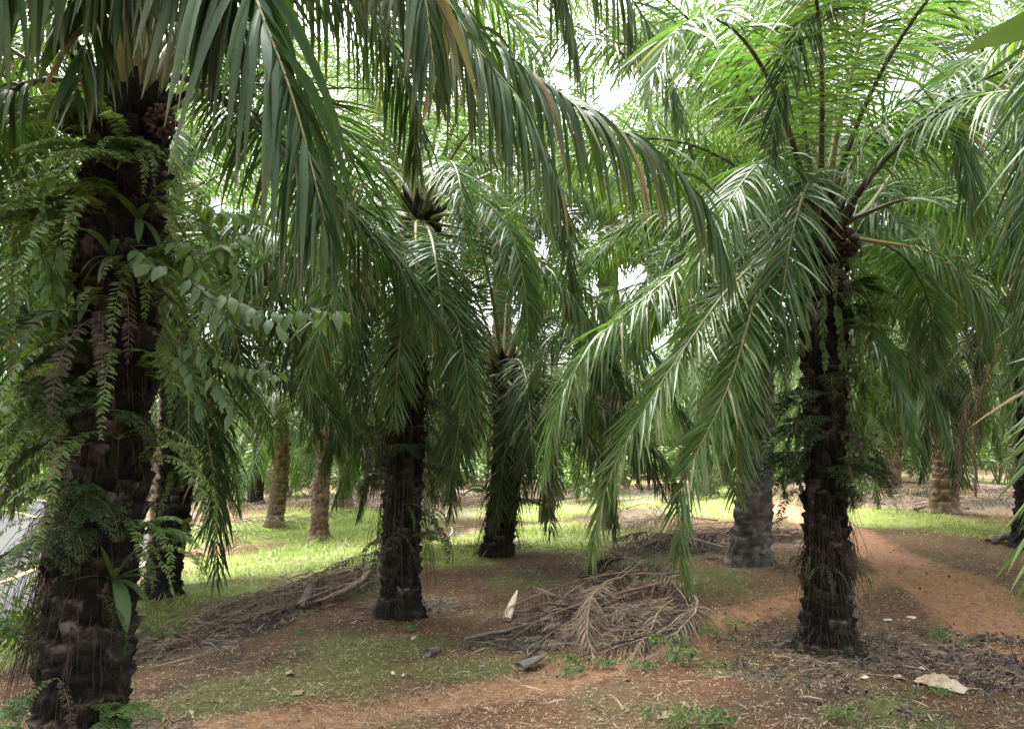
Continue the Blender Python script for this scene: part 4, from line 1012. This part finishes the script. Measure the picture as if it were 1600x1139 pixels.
# leafy climber branching off the nearest trunk
def branch_plant(name, lines, label, leaf_L, leaf_w, mat, step=.075, drp=1.1, rad=.004):
    P0 = at(*lines[0][0]); o = empty(name, P0); tag(o, label, "climber", "leafy climbers on the trunks")
    ms, ml = MB(), MB(); rng = np.random.RandomState(len(label))
    for ln in lines:
        C, L = catmull([at(*q) - P0 for q in ln], 30)
        tube(ms, C, np.linspace(rad, rad * .4, 30), 5, (.5, .2, 0))
        n = max(4, int(L / step)); t = np.linspace(.25, 1, n)
        Bp = np.stack([np.interp(t, np.linspace(0, 1, 30), C[:, k]) for k in range(3)], 1)
        T = nrm(np.gradient(Bp, axis=0)); sdv = nrm(np.cross(T, [0, 0, 1.]))
        for sg in (-1, 1):
            D = sdv * sg * .9 + T * .5 + rng.normal(0, .25, (n, 3)) + np.array([0, 0, -.25])
            strips(ml, Bp + rng.normal(0, .006, (n, 3)), D, T + rng.normal(0, .3, (n, 3)), leaf_L * rng.uniform(.7, 1.15, n), leaf_w * rng.uniform(.8, 1.1, n), drp, 6, .18,
                   np.array([.08, .6, .95, 1, .75, .4, .03]), tint=np.stack([rng.uniform(.3, .95, n), rng.rand(n) * .25, 0 * t], 1))
    link("stem", ms.mesh("stem", [M['stalk_dark']]), o); link("leaves", ml.mesh("leaves", [M[mat]]), o)
branch_plant("climber", [[(240, 405, 3.95), (300, 440, 3.85), (380, 475, 3.8), (455, 488, 3.75), (525, 487, 3.7)], [(300, 440, 3.85), (330, 470, 3.75), (350, 500, 3.7)], [(380, 475, 3.8), (420, 500, 3.7), (440, 505, 3.68)]],
             "leafy climber twig reaching right from the nearest trunk, at mid height", .15, .062, 'broad')
branch_plant("climber", [[(240, 520, 3.95), (300, 545, 3.9), (380, 575, 3.85), (430, 585, 3.8)], [(300, 545, 3.9), (340, 600, 3.8), (365, 640, 3.75)], [(270, 530, 3.9), (300, 590, 3.85), (320, 640, 3.8)]],
             "smaller leafy climber below the long twig beside the nearest trunk", .11, .045, 'broad', .06)
branch_plant("climber", [[(260, 330, 4.1), (320, 350, 4.2), (360, 400, 4.2), (380, 450, 4.2)], [(280, 300, 4.1), (340, 330, 4.25), (400, 330, 4.4)], [(250, 380, 4.0), (290, 380, 3.95), (310, 420, 3.9)], [(255, 430, 4.), (320, 400, 4.1), (380, 370, 4.2)]],
             "bushy climber on the right of the nearest trunk, under the hanging fronds", .12, .05, 'fern', .05)
branch_plant("climber", [[(210, 400, 3.92), (240, 405, 3.85), (262, 415, 3.8)], [(205, 385, 3.92), (225, 400, 3.8), (235, 420, 3.75)]],
             "three glossy grey green leaves on the front of the nearest trunk", .14, .065, 'broad', .05)
branch_plant("climber", [[(120, 250, 4.0), (80, 290, 3.9), (60, 350, 3.85), (70, 420, 3.85)], [(110, 300, 4.0), (60, 330, 4.), (20, 400, 4.)], [(100, 350, 4.), (80, 430, 3.9), (90, 500, 3.9)]],
             "bushy climber hanging on the left of the nearest trunk", .12, .04, 'fern', .045)

for i, (ln, lab, mt, L_) in enumerate([
        ([[(1305, 425, 6.15), (1340, 440, 6.1), (1362, 480, 6.1), (1360, 540, 6.1)], [(1310, 440, 6.1), (1335, 480, 6.05), (1345, 540, 6.0), (1340, 600, 6.0)], [(1300, 450, 6.1), (1312, 500, 6.0), (1318, 570, 6.0)]], "leafy green climber draped over the top right of the dark trunk by the path", 'fern', .07),
        ([[(1310, 560, 6.15), (1345, 590, 6.1), (1350, 650, 6.1), (1345, 720, 6.1)], [(1310, 600, 6.1), (1330, 650, 6.05), (1335, 720, 6.05), (1330, 790, 6.05)]], "leafy climber hanging down the right flank of the dark trunk by the path", 'broad', .06),
        ([[(1265, 640, 6.15), (1240, 660, 6.1), (1228, 710, 6.1), (1225, 770, 6.1)], [(1265, 600, 6.1), (1248, 640, 6.05), (1245, 700, 6.05), (1250, 760, 6.05)]], "dull climber hanging down the left flank of the dark trunk by the path", 'deep', .07),
        ([[(1280, 420, 6.1), (1262, 470, 6.1), (1262, 540, 6.1)], [(1290, 430, 6.05), (1285, 500, 6.), (1290, 570, 6.)]], "leafy climber over the upper front of the dark trunk by the path", 'broad', .07)]):
    branch_plant("climber", ln, lab, L_, L_ * .4, mt, .022, 1.3, .003)
# hanging roots and torn fibre
def roots(key, n, zr, degs, label, lens, seed, rad=.0022, spread=.15, name="hanging_root"):
    rng = np.random.RandomState(seed); pts = []
    root, b = PALMS[key][:2]
    for k in range(n):
        a = -math.radians(rng.uniform(*degs)); z = rng.uniform(*zr)
        pts.append((on_trunk(key, z, a, .03) - b, np.array([math.cos(a), math.sin(a), rng.uniform(-.1, .5)])))
    o = link(name, strands_mesh(name, pts, rng, M['fibre'], lens, spread, rad), root); o['kind'] = 'stuff'
roots('left', 220, (.7, 1.45), (150, 210), "", (.15, .7), 1, spread=.3, rad=.0016)
roots('left', 260, (.3, 3.4), (-20, 200), "", (.08, .35), 2, rad=.0018)
roots('right', 300, (.3, 3.2), (-20, 200), "", (.1, .45), 3)
roots('right', 170, (.6, .85), (-20, 200), "", (.06, .2), 6, .003, .1)
for q_, k_ in enumerate(('left', 'right', 'middle', 'skirted', 'grey')):
    roots(k_, 200, (.02, .2), (-40, 220), "", (.05, .2), 60 + q_, .0035, .5, "rootlet")
roots('middle', 420, (.8, 3.2), (-20, 200), "", (.15, .7), 4, .003)
roots('skirted', 120, (.3, 2.), (-20, 200), "", (.2, .6), 5, .004)

# brown fruit and flower bunches in the near crowns
def bunch(key, off, r, seed):
    root, b, h, r0, r1, bend = PALMS[key]; rng = np.random.RandomState(seed); mb = MB()
    for k in range(90):
        u = nrm(rng.normal(0, 1, 3)); c = u * r * np.array([1, 1, 1.2]) * rng.uniform(.75, 1)
        Pt = np.stack([c - u * r * .25, c, c + u * r * .16, c + u * r * .26])
        tube(mb, Pt, np.array([.5, 1, .8, .1]) * r * .2, 5, (rng.rand(), 0, 0))
    link("fruit_bunch", mb.mesh("fruit_bunch", [M['fruit']]), root, (bend[2] + off[0], bend[3] + off[1], h + off[2]))
for off, r, sd_ in [((-.26, -.05, -.06), .08, 1), ((-.2, -.2, -.12), .075, 2), ((.24, -.1, -.1), .08, 3)]: bunch('left', off, r, sd_)
for off, r, sd_ in [((-.12, -.2, -.15), .1, 4), ((.15, -.16, -.18), .1, 5)]: bunch('right', off, r, sd_)

# banana leaf at the upper right, its plant stands outside the frame
bp = empty("banana_plant", (3.0, 2.9, float(gz(3.0, 2.9)))); tag(bp, "banana plant whose broad pale leaf pokes in at the top right corner", "banana plant")
mb = MB(); tube(mb, np.array([[0, 0, -.1], [0, .02, 1.], [-.03, .05, 2.5], [-.06, .06, 3.42]]), [.13, .11, .08, .04], 10); link("stem", mb.mesh("stem", [M['stalk']]), bp)
for az, el, L, dr in [(180, 30, 1.22, 1.1), (60, 50, 1.3, 1.3), (-40, 45, 1.2, 1.4), (110, 65, 1.3, 1.)]:
    a, e = math.radians(az), math.radians(el); mb = MB()
    strips(mb, np.array([[-.06, .06, 3.38]]), np.array([[math.cos(a) * math.cos(e), math.sin(a) * math.cos(e), math.sin(e)]]), np.array([[-math.sin(a), math.cos(a), .3]]), np.array([L]), np.array([.26]), np.array([dr]), 16, .22,
           np.array([.08, .1, .5, .9, 1, 1, .95, .85, .7, .35, .02]), tint=np.array([[.8, .1, 0]]))
    link("leaf", mb.mesh("leaf", [M['banana']]), bp)

# ------------------------------------------------------------------ cut fronds on the ground
rngd = np.random.RandomState(55)
def dead_frond(p0, p1, label, group, seed, raise_=.12, n=58, Lmax=.5, mat='dead', bow=.12, pf=.2, world=False):
    a = np.array(gp(*p0)) if not world else np.array(p0); b = np.array(gp(*p1)) if not world else np.array(p1)
    rng = np.random.RandomState(seed)
    t = np.linspace(0, 1, 7); d = b - a; sdv = np.array([-d[1], d[0], 0]) * bow * rng.uniform(-1, 1)
    P = a + np.outer(t, d) + np.outer(np.sin(PI * t), sdv) + rng.normal(0, .015, (7, 3))
    P[:, 2] = gz(P[:, 0], P[:, 1]) + .03 + raise_ * np.sin(PI * np.clip(t * .9 + .08, 0, 1)) * rng.uniform(.6, 1.2)
    mb = MB()
    frond(mb, P, rng, n=n, Lmax=Lmax * .85, wl=.0135, droop=1.1, pf=pf, rad=.016, phi=(55, 18), lift=.1, K=5, twist=rng.uniform(-1.2, 1.2), yellow=.05 + .5 * rng.rand(), fold=.75, jit=.45, miss=.2, mats=(0, 1))
    o = link("dead_frond", mb.mesh("dead_frond", [M[mat], M['stalk_dead']], offset=a), None, a)
    return tag(o, label, "dead frond", group)
HA = "grey brown dead frond in the big heap at the centre foreground"
for i, (p0, p1) in enumerate([((1010, 893), (750, 1000)), ((1060, 905), (820, 1035)), ((1075, 935), (860, 1020)), ((985, 890), (790, 985)), ((1085, 950), (900, 1040)), ((1000, 885), (850, 960)),
                              ((1070, 920), (985, 1045)), ((1050, 915), (1090, 985)), ((960, 900), (870, 1000)), ((1080, 940), (1010, 1040)), ((1030, 920), (780, 1020)), ((990, 905), (1095, 960)), ((1000, 900), (740, 985))]):
    dead_frond(p0, p1, HA, "dead fronds in the centre heap", 200 + i, .05 + .007 * i, n=64, Lmax=.4, mat='weed' if i % 3 == 1 else 'dead')
dead_frond((970, 915), (925, 1045), "pale straw dead frond spilling down the front of the centre heap", "dead fronds in the centre heap", 240, .2, n=80, Lmax=.42)
dead_frond((1000, 890), (905, 905), "blackish dead frond on top at the back of the centre heap", "dead fronds in the centre heap", 241, .2, n=60, mat='weed', Lmax=.45)
HB = "grey brown dead frond in the long heap at the left, behind the nearest trunk"
for i, (p0, p1) in enumerate([((585, 890), (330, 975)), ((570, 905), (300, 1005)), ((540, 885), (260, 1000)), ((480, 900), (220, 1020)), ((560, 915), (390, 985)), ((590, 880), (430, 940)), ((430, 930), (215, 1010)), ((600, 870), (470, 925)), ((400, 940), (250, 1030)), ((520, 925), (330, 990)), ((560, 895), (300, 985))]):
    dead_frond(p0, p1, HB, "dead fronds in the left heap", 260 + i, .07 + .01 * i, n=60, Lmax=.36, bow=.1, mat='weed' if i % 3 == 1 else 'dead')
HC = "grey dead frond in the low heap beside the bare grey scaly trunk"
for i, (p0, p1) in enumerate([((1245, 832), (990, 858)), ((1235, 846), (960, 862)), ((1190, 822), (950, 850)), ((1130, 865), (960, 845)), ((1140, 835), (980, 868)), ((1230, 838), (1060, 860)), ((1120, 820), (960, 835)), ((1160, 850), (990, 862))]):
    dead_frond(p0, p1, HC, "dead fronds in the heap by the grey trunk", 290 + i, .2, n=60, Lmax=.5, mat='weed' if i % 2 else 'dead')
HD = "reddish brown dead frond on the sunny grass between trunks"
for i, (p0, p1) in enumerate([((640, 850), (730, 830)), ((660, 845), (740, 822)), ((700, 850), (640, 830)), ((1010, 790), (960, 835)), ((980, 800), (1040, 815)), ((960, 840), (1000, 790)), ((330, 865), (390, 850)), ((340, 880), (400, 860))]):
    dead_frond(p0, p1, HD, "dead fronds lying on the grass", 310 + i, .25, n=46, Lmax=.5)
# windrows farther back: three dead fronds copied
protos = [dead_frond((0, 20 + k, float(gz(0, 20 + k))), (2.6, 20.5 + k, float(gz(2.6, 20.5 + k))), "", None, 340 + k, .2, n=46, Lmax=.55, mat=('dead', 'weed', 'dead')[k], world=True) for k in range(3)]
first = [True] * 3
spots = [(rngd.uniform(520, 780), rngd.uniform(772, 800)) for _ in range(26)] + [(rngd.uniform(1290, 1590), rngd.uniform(772, 798)) for _ in range(26)] + \
        [(rngd.uniform(830, 1110), rngd.uniform(762, 780)) for _ in range(12)] + [(rngd.uniform(310, 450), rngd.uniform(790, 850)) for _ in range(12)]
for i, (px, py) in enumerate(spots):
    k = i % 3; x, y, z = gp(px, py)
    if first[k]: o = protos[k]; first[k] = False
    else: o = protos[k].copy(); COL.objects.link(o)
    o.location = (x, y, z + .03); o.rotation_euler = (0, 0, rngd.choice([0, PI]) + rngd.uniform(-.5, .5))
    tag(o, "far dead frond among the grey rows of cut fronds between the distant trunks", "dead frond", "far rows of cut fronds")

# ------------------------------------------------------------------ cut stalks, scraps, bag
def stalk_piece(name, pts, R, label, mat, cat, flat=.45, sides=8, group=None):
    P = np.array([np.array(gp(q[0], q[1])) + [0, 0, q[2]] for q in pts]); C, _ = catmull(P, 14)
    mb = MB(); tube(mb, C, np.interp(np.linspace(0, 1, 14), np.linspace(0, 1, len(R)), R) * (1 + .08 * np.sin(np.arange(14) * 2.1)), sides, (.5, 0, 0), flat=flat)
    o = link(name, mb.mesh(name, [M[mat]], offset=P[0]), None, P[0]); return tag(o, label, cat, group)
stalk_piece("cut_stalk", [(792, 972, .03), (800, 962, .12), (808, 955, .22)], [.05, .045, .035, .012], "pale cut stalk stub sticking up left of the centre heap", 'wood', "cut stalk")
stalk_piece("cut_stalk", [(838, 926, .06), (870, 937, .04), (905, 936, .05), (930, 930, .1)], [.015, .035, .04, .03], "curved tan dry stalk at the back left of the centre heap", 'stalk_dead', "cut stalk")
stalk_piece("cut_stalk", [(725, 1006, .04), (760, 1000, .05), (800, 993, .06), (860, 985, .12)], [.035, .035, .03, .02], "dark butted cut stalk pointing left out of the centre heap", 'wood_grey', "cut stalk")
stalk_piece("cut_stalk", [(812, 1048, .03), (830, 1044, .05), (848, 1038, .06)], [.065, .05, .03], "grey flared stalk base at the lower left of the centre heap", 'wood_grey', "cut stalk")
stalk_piece("cut_stalk", [(1035, 912, .1), (1060, 910, .12), (1080, 905, .1)], [.05, .045, .03], "dark broken stalk behind the centre heap", 'wood_grey', "cut stalk")
stalk_piece("cut_stalk", [(1062, 926, .05), (1085, 920, .06)], [.04, .045], "tan sawn stalk end at the right of the centre heap", 'stalk_dead', "cut stalk")
stalk_piece("log_piece", [(668, 1026, .03), (684, 1021, .03)], [.035, .035], "short dark log piece on the moss in the foreground", 'wood_grey', "log", 1.)
stalk_piece("cut_stalk", [(470, 955, .08), (510, 948, .1), (560, 925, .12), (578, 908, .16)], [.02, .05, .05, .012], "long split grey stalk along the front of the left heap", 'stalk_dead', "cut stalk")
stalk_piece("cut_stalk", [(468, 958, .05), (478, 950, .12), (484, 940, .2)], [.07, .06, .03], "upright flared stalk base in the left heap", 'wood_grey', "cut stalk")
stalk_piece("cut_stalk", [(1545, 850, .04), (1570, 846, .08), (1600, 846, .06)], [.06, .08, .05], "dark stump at the far right under the near leaves", 'wood_grey', "cut stalk", .8)
stalk_piece("cut_stalk", [(1180, 838, .1), (1215, 832, .22), (1230, 828, .25)], [.05, .05, .03], "dark cut stalk leaning right of the bare grey scaly trunk", 'wood_grey', "cut stalk")
stalk_piece("fallen_branch", [(1430, 800, .05), (1475, 797, .2), (1515, 803, .1)], [.03, .025, .015], "thin dead branch behind the ringed brown trunk", 'wood_grey', "branch", 1., 6)
stalk_piece("fallen_branch", [(235, 1047, .02), (290, 1035, .03), (345, 1020, .02)], [.008, .007, .004], "thin twig on the soil right of the nearest trunk", 'stalk_dead', "branch", 1., 5)
stalk_piece("dry_frond_base", [(198, 898, .62), (212, 895, .72), (228, 880, .8)], [.03, .04, .008], "broken dark frond base jutting right from the nearest trunk", 'wood_grey', "cut stalk")

# crumpled bag and pale scraps
x, y, z = gp(1470, 1072)
g = np.linspace(-1, 1, 46); GX, GY = np.meshgrid(g, g)
hgt = .055 * np.clip(1 - GX ** 2, 0, 1) * np.clip(1 - GY ** 2, 0, 1) ** .7 * (1 + 2.2 * fbm(GX * 2.2 + 7, GY * 2.2, 4)) + .035 * np.abs(fbm(GX * 3.1 + 2, GY * 3.1 + 9, 4)) + .01
ex = 1 + .35 * fbm(np.arctan2(GY, GX) * 2 + 9, GX * 0 + 3, 3)
V = np.stack([(GX * .14 * ex + .04 * GY), (GY * .075 * ex - .05 * GX), np.maximum(hgt * .9 + .05 * np.abs(fbm(GX * 6, GY * 6 + 4, 3)) * (1.05 - np.maximum(GX ** 2, GY ** 2)), .004)], -1)
i = np.arange(45)[:, None] * 46 + np.arange(45)[None]
mb = MB(); mb.add(V.reshape(-1, 3), np.stack([i, i + 1, i + 47, i + 46], -1).reshape(-1, 4), (.5, 0, 0))
o = link("plastic_bag", mb.mesh("plastic_bag", [M['bag']]), None, (x, y, z)); o.rotation_euler = (.02, .06, -.35)
tag(o, "crumpled dirty cream plastic bag lying on the ground at the lower right", "bag")
def scrap(px, py, s, label, cat, mat, seed, name):
    rng = np.random.RandomState(seed); x, y, z = gp(px, py); mb = MB()
    th = np.linspace(0, 2 * PI, 11, endpoint=False); r = s * rng.uniform(.5, 1, 11)
    ring = np.stack([r * np.cos(th), r * .6 * np.sin(th), rng.uniform(.005, .03, 11)], 1)
    for c in ([0, 0, .035], [0, 0, -.01]):
        vv = np.vstack([ring, [c]])
        mb.add(vv, [(q, (q + 1) % 11, 11, 11) for q in range(11)], (rng.rand(), 0, 0))
    o = link(name, mb.mesh(name, [M[mat]]), None, (x, y, z)); o.rotation_euler = (0, 0, rng.uniform(0, 6)); tag(o, label, cat)
scrap(1404, 1062, .06, "dark and white torn scrap left of the plastic bag", "litter", 'wood', 1, "paper_scrap")
scrap(1440, 1048, .06, "white paper scrap just above the plastic bag", "litter", 'stone', 2, "paper_scrap")
scrap(1352, 1062, .05, "pale leaf scrap midway between right trunk foot and bag", "litter", 'stone', 3, "paper_scrap")
scrap(646, 1000, .04, "pale chip on the moss before the black middle trunk", "litter", 'stone', 4, "wood_chip")
scrap(614, 1055, .035, "left of two white chips on the bare foreground soil", "litter", 'stone', 5, "wood_chip")
scrap(630, 1060, .03, "right of two white chips on the bare foreground soil", "litter", 'stone', 6, "wood_chip")
scrap(452, 1056, .07, "curled tan fallen leaf on the dark soil, lower left", "litter", 'stalk_dead', 7, "fallen_leaf")
scrap(465, 1086, .06, "tan fallen leaf below the curled one, lower left", "litter", 'stalk_dead', 8, "fallen_leaf")
scrap(1425, 968, .07, "pale dry leaf on the red path edge near right trunk", "litter", 'stone', 9, "fallen_leaf")
scrap(1388, 972, .05, "pale dry leaf nearest the dark right trunk on its right", "litter", 'stone', 10, "fallen_leaf")
scrap(1040, 1122, .09, "curled tan husk on the red soil at the bottom", "litter", 'stalk_dead', 11, "fallen_leaf")
scrap(1070, 1105, .06, "pale leaf on the red soil near the bottom centre right", "litter", 'stalk_dead', 12, "fallen_leaf")

# ------------------------------------------------------------------ grass, litter, withered weeds
def scatter(n, seed, d0, d1, wfun, power=.5):
    rng = np.random.RandomState(seed)
    d = d0 + (d1 - d0) * rng.rand(n) ** (1 / power) if power < 1 else d0 * (d1 / d0) ** rng.rand(n)
    x = rng.uniform(-.72, .72, n) * (d + .6); y = d
    w = wfun(x, y); k = rng.rand(n) < w
    x, y = x[k], y[k]
    return x, y, gz(x, y), rng
def blades(name, label, x, y, z, rng, L, w, mat, lean=.5, droop=.9, K=3, yel=.3, dead=.15, fold=.2, prof=(.9, .9, .6, .05)):
    n = len(x); mb = MB()
    a = rng.uniform(0, 2 * PI, n)
    D = np.stack([np.cos(a) * lean * rng.rand(n) * 2, np.sin(a) * lean * rng.rand(n) * 2, np.ones(n)], 1)
    Wv = np.stack([-np.sin(a), np.cos(a), 0 * a], 1)
    strips(mb, np.stack([x, y, z - .005], 1), D, Wv, L, w, droop, K, fold, np.array(prof), tint=np.stack([rng.rand(n), rng.rand(n) * yel * 2, (rng.rand(n) < dead) * rng.rand(n)], 1), tipcol=False)
    return tag(link(name, mb.mesh(name, [M[mat]])), label, None, None, 'stuff')
mk = lambda x, y: masks(x, y)
x, y, z, r = scatter(230000, 1, 5.5, 30, lambda a, b: np.clip(mk(a, b)[1] * 1.3 - .25, 0, 1) * (polydist(a, b, ROADC[::4]) > 2.5) * (.12 + 1.2 * np.clip(vnoise(a * 1.6, b * 1.6) * 2.4 - .8, 0, 1)), 2)
tall = blobs(x, y, B([(500, 860, 1.8, 1), (570, 840, 1.8, 1), (450, 870, 1.4, .8), (880, 840, 1., .5), (700, 865, .8, .5)]))
blades("grass", "bright green grass in the sunny gaps between the trunks", x, y, z, r, (.05 + .11 * r.rand(len(x))) * (1 + 1.6 * tall), .007 + .0006 * y, 'grass', .6, 1., 3, .5, .3)
x, y, z, r = scatter(330000, 2, 2.6, 12, lambda a, b: np.clip(.1 + .9 * mk(a, b)[3] + .45 * np.clip(4 * fbm(a * 1.1, b * 1.1, 3) + .25, 0, 1), 0, 1) * (1 - .93 * mk(a, b)[0]) * (polydist(a, b, ROADC[::4]) > 2.5), 2)
blades("dry_grass", "short dull olive and straw grass over the foreground soil", x, y, z, r, .018 + .05 * r.rand(len(x)) ** 2, .0035 + .0004 * y, 'drygrass', 1.2, 1.2, 2, .7, .4)
def flat_litter(name, label, n, seed, d0, d1, wfun, L0, L1, w, mat, up=.12):
    x, y, z, r = scatter(n, seed, d0, d1, wfun, 2); n = len(x)
    a = r.uniform(0, 2 * PI, n); mb = MB()
    D = np.stack([np.cos(a), np.sin(a), r.normal(up, .22, n)], 1)
    strips(mb, np.stack([x, y, z + .008 + .01 * r.rand(n)], 1), D, np.stack([-np.sin(a), np.cos(a), r.normal(0, .5, n)], 1), r.uniform(L0, L1, n) * r.uniform(.5, 1, n), w * r.uniform(.6, 1.3, n) * (1 + .04 * y), r.uniform(.1, .9, n), 3, .35,
           np.array([.6, 1, .8, .1]), tint=np.stack([r.rand(n), r.rand(n), (r.rand(n) < .25) * r.rand(n)], 1), tipcol=False)
    tag(link(name, mb.mesh(name, [M[mat]])), label, None, None, 'stuff')
flat_litter("leaf_litter", "grey and tan shreds of dead leaves strewn over the soil", 90000, 3, 2.6, 32, lambda a, b: np.clip(.045 + mk(a, b)[2] * .9, 0, 1) * (1 - .8 * mk(a, b)[0]) * (polydist(a, b, ROADC[::4]) > 2.4), .06, .28, .010, 'dead')
# far undergrowth between the rows
rngu = np.random.RandomState(12)
for i in range(85):
    d = rngu.uniform(27, 62); px = rngu.uniform(-60, 1660); x = (px - 800) / FPX * d
    if polydist(np.array(x), np.array(d), ROADC[::4]) < 4.5: continue
    k = rngu.randint(3); o = empty("shrub", (x, d, float(gz(x, d))), rngu.uniform(0, 6)); q = rngu.uniform(.7, 1.7); o.scale = (q * 1.2, q * 1.2, q)
    tag(o, ["small low pale bush in the far undergrowth between distant trunks", "small broad leaved bush in the far undergrowth between distant trunks", "small tall thin bush in the far undergrowth between distant trunks"][k], "bush", ["far low bushes", "far broad leaved bushes", "far tall bushes"][k])
    link("foliage", SHRUB[k], o)
flat_litter("crumbs", "small brown crumbs and bits of straw on the bare soil", 120000, 4, 2.6, 14, lambda a, b: .5 + 0 * a, .012, .06, .006, 'dead', .05)
# clods of earth
def clods(n, seed):
    rng = np.random.RandomState(seed); x, y, z, r = scatter(n, seed, 2.6, 15, lambda a, b: np.clip(.25 + .6 * mk(a, b)[0] + .5 * vnoise(a * 3, b * 3) - .7 * mk(a, b)[1], 0, 1) * (polydist(a, b, ROADC[::4]) > 2.6), 2)
    n = len(x); q = (.004 + .013 * r.rand(n) ** 5) * (1 + .02 * y)
    u = nrm(np.array([(1, 0, 0), (0, 1, 0), (-1, 0, 0), (0, -1, 0), (.6, .6, .7), (-.6, .6, .75), (-.6, -.6, .7), (.6, -.6, .75), (0, 0, 1.), (0, 0, -.6)]))
    V = u[None] * q[:, None, None] * r.uniform(.6, 1.35, (n, 10, 3)) * np.array([1, 1, .75]) + np.stack([x, y, z], 1)[:, None]
    F = np.array([(0, 4, 7, 7), (0, 1, 4, 4), (1, 5, 4, 4), (1, 2, 5, 5), (2, 6, 5, 5), (2, 3, 6, 6), (3, 7, 6, 6), (3, 0, 7, 7), (4, 5, 8, 8), (5, 6, 8, 8), (6, 7, 8, 8), (7, 4, 8, 8), (1, 0, 9, 9), (2, 1, 9, 9), (3, 2, 9, 9), (0, 3, 9, 9)])
    mb = MB(); mb.add(V.reshape(-1, 3), (F[None] + 10 * np.arange(n)[:, None, None]).reshape(-1, 4), np.repeat(np.stack([r.rand(n), 0 * q, 0 * q], 1), 10, 0))
    m = rough_mat("earth_clod", [(.3, (.09, .05, .03)), (.55, (.19, .105, .064)), (.8, (.32, .2, .13))], 20, .95, .4, 60, .15, .6)
    tag(link("clods", mb.mesh("clods", [m], smooth=False)), "small reddish clods of earth scattered over the soil and path", None, None, 'stuff')
clods(5000, 8)
# straw shed over the heaps of cut fronds
def tangle(name, label, spots, n, seed, h, mat):
    rng = np.random.RandomState(seed); P = B(spots); xs, ys, hs = [], [], []
    for bx, by, r, st in P:
        k = int(n * r * r); a = rng.uniform(0, 6.28, k); q = rng.rand(k) ** .6
        xs.append(bx + r * q * np.cos(a) * 1.25); ys.append(by + r * q * np.sin(a) * .9); hs.append(h * st * (1 - q ** 2) * rng.rand(k))
    x, y, z = np.concatenate(xs), np.concatenate(ys), np.concatenate(hs); n = len(x); z = z + gz(x, y) + .006
    a = rng.uniform(0, 6.28, n); mb = MB()
    D = np.stack([np.cos(a), np.sin(a), rng.normal(.15, .3, n)], 1)
    strips(mb, np.stack([x, y, z], 1), D, np.stack([-np.sin(a), np.cos(a), rng.normal(0, .6, n)], 1), rng.uniform(.1, .42, n), .009 * rng.uniform(.6, 1.4, n) * (1 + .03 * y), rng.uniform(.3, 1.6, n), 4, .5, np.array([.6, 1, .8, .1]),
           tint=np.stack([rng.rand(n), rng.rand(n), (rng.rand(n) < .35) * rng.rand(n)], 1), tipcol=False)
    tag(link(name, mb.mesh(name, [M[mat]])), label, None, None, 'stuff')
tangle("straw", "grey tan tangle of dry leaf shreds covering the heaps of cut fronds", [(1000, 925, .4, .8), (950, 965, .5, .9), (1030, 955, .4, .7), (890, 990, .4, .7), (830, 1012, .3, .4), (980, 1000, .35, .5),
       (540, 905, .6, 1), (470, 940, .6, 1), (400, 965, .55, 1), (330, 985, .5, .9), (260, 1010, .45, .8), (1180, 835, .8, .9), (1090, 848, .8, .9), (1010, 852, .7, .8), (690, 840, .6, .8), (985, 815, .8, 1)], 2300, 77, .11, 'dead')
tangle("dark_straw", "blackish rotting leaf shreds mixed through the heaps of cut fronds", [(980, 900, .5, 1), (900, 960, .6, .6), (830, 1000, .5, .4), (1020, 980, .4, .3), (500, 925, .6, .6), (350, 985, .6, .5), (250, 1020, .4, .4), (1200, 845, .7, .6), (1060, 858, .8, .5), (1290, 1008, .45, .5), (632, 955, .5, .4), (160, 1150, .4, .4), (1160, 875, .4, .3), (775, 855, .5, .3)], 2300, 78, .13, 'weed')
# withered dark weeds round the foot of the right palm and near the bag
cw = B([(1290, 1005, .8, 1), (1225, 1040, .5, 1), (1360, 1020, .5, 1), (1510, 1035, .62, 1), (1560, 1060, .55, 1), (1455, 990, .3, .7), (1420, 1110, .3, .6), (1340, 1090, .4, .7), (1580, 1010, .4, .8)])
x, y, z, r = scatter(800000, 5, 3.6, 8.5, lambda a, b: np.clip(blobs(a, b, cw) * 1.3 - .2, 0, 1) * np.clip(vnoise(a * 7, b * 7) * 2.4 - .6, 0, 1), 2)
print('withered', len(x))
blades("withered_weeds", "dark withered weeds with curled pale leaves round the right trunk foot", x, y, z, r, .04 + .08 * r.rand(len(x)), .014, 'weed', 1., 2.2, 4, .5, .35, .5, (.3, 1, 1, .7, .1))
x, y, z, r = scatter(40000, 6, 4.5, 10, lambda a, b: np.clip(blobs(a, b, B([(630, 955, .75, .9), (700, 950, .7, .7), (780, 905, .6, .5), (560, 960, .5, .4)])) - .2, 0, 1), 2)
blades("withered_tufts", "dark dead shreds round the foot of the black middle trunk", x, y, z, r, .03 + .07 * r.rand(len(x)), .011, 'weed', 1.4, 2., 3, .5, .3, .5)
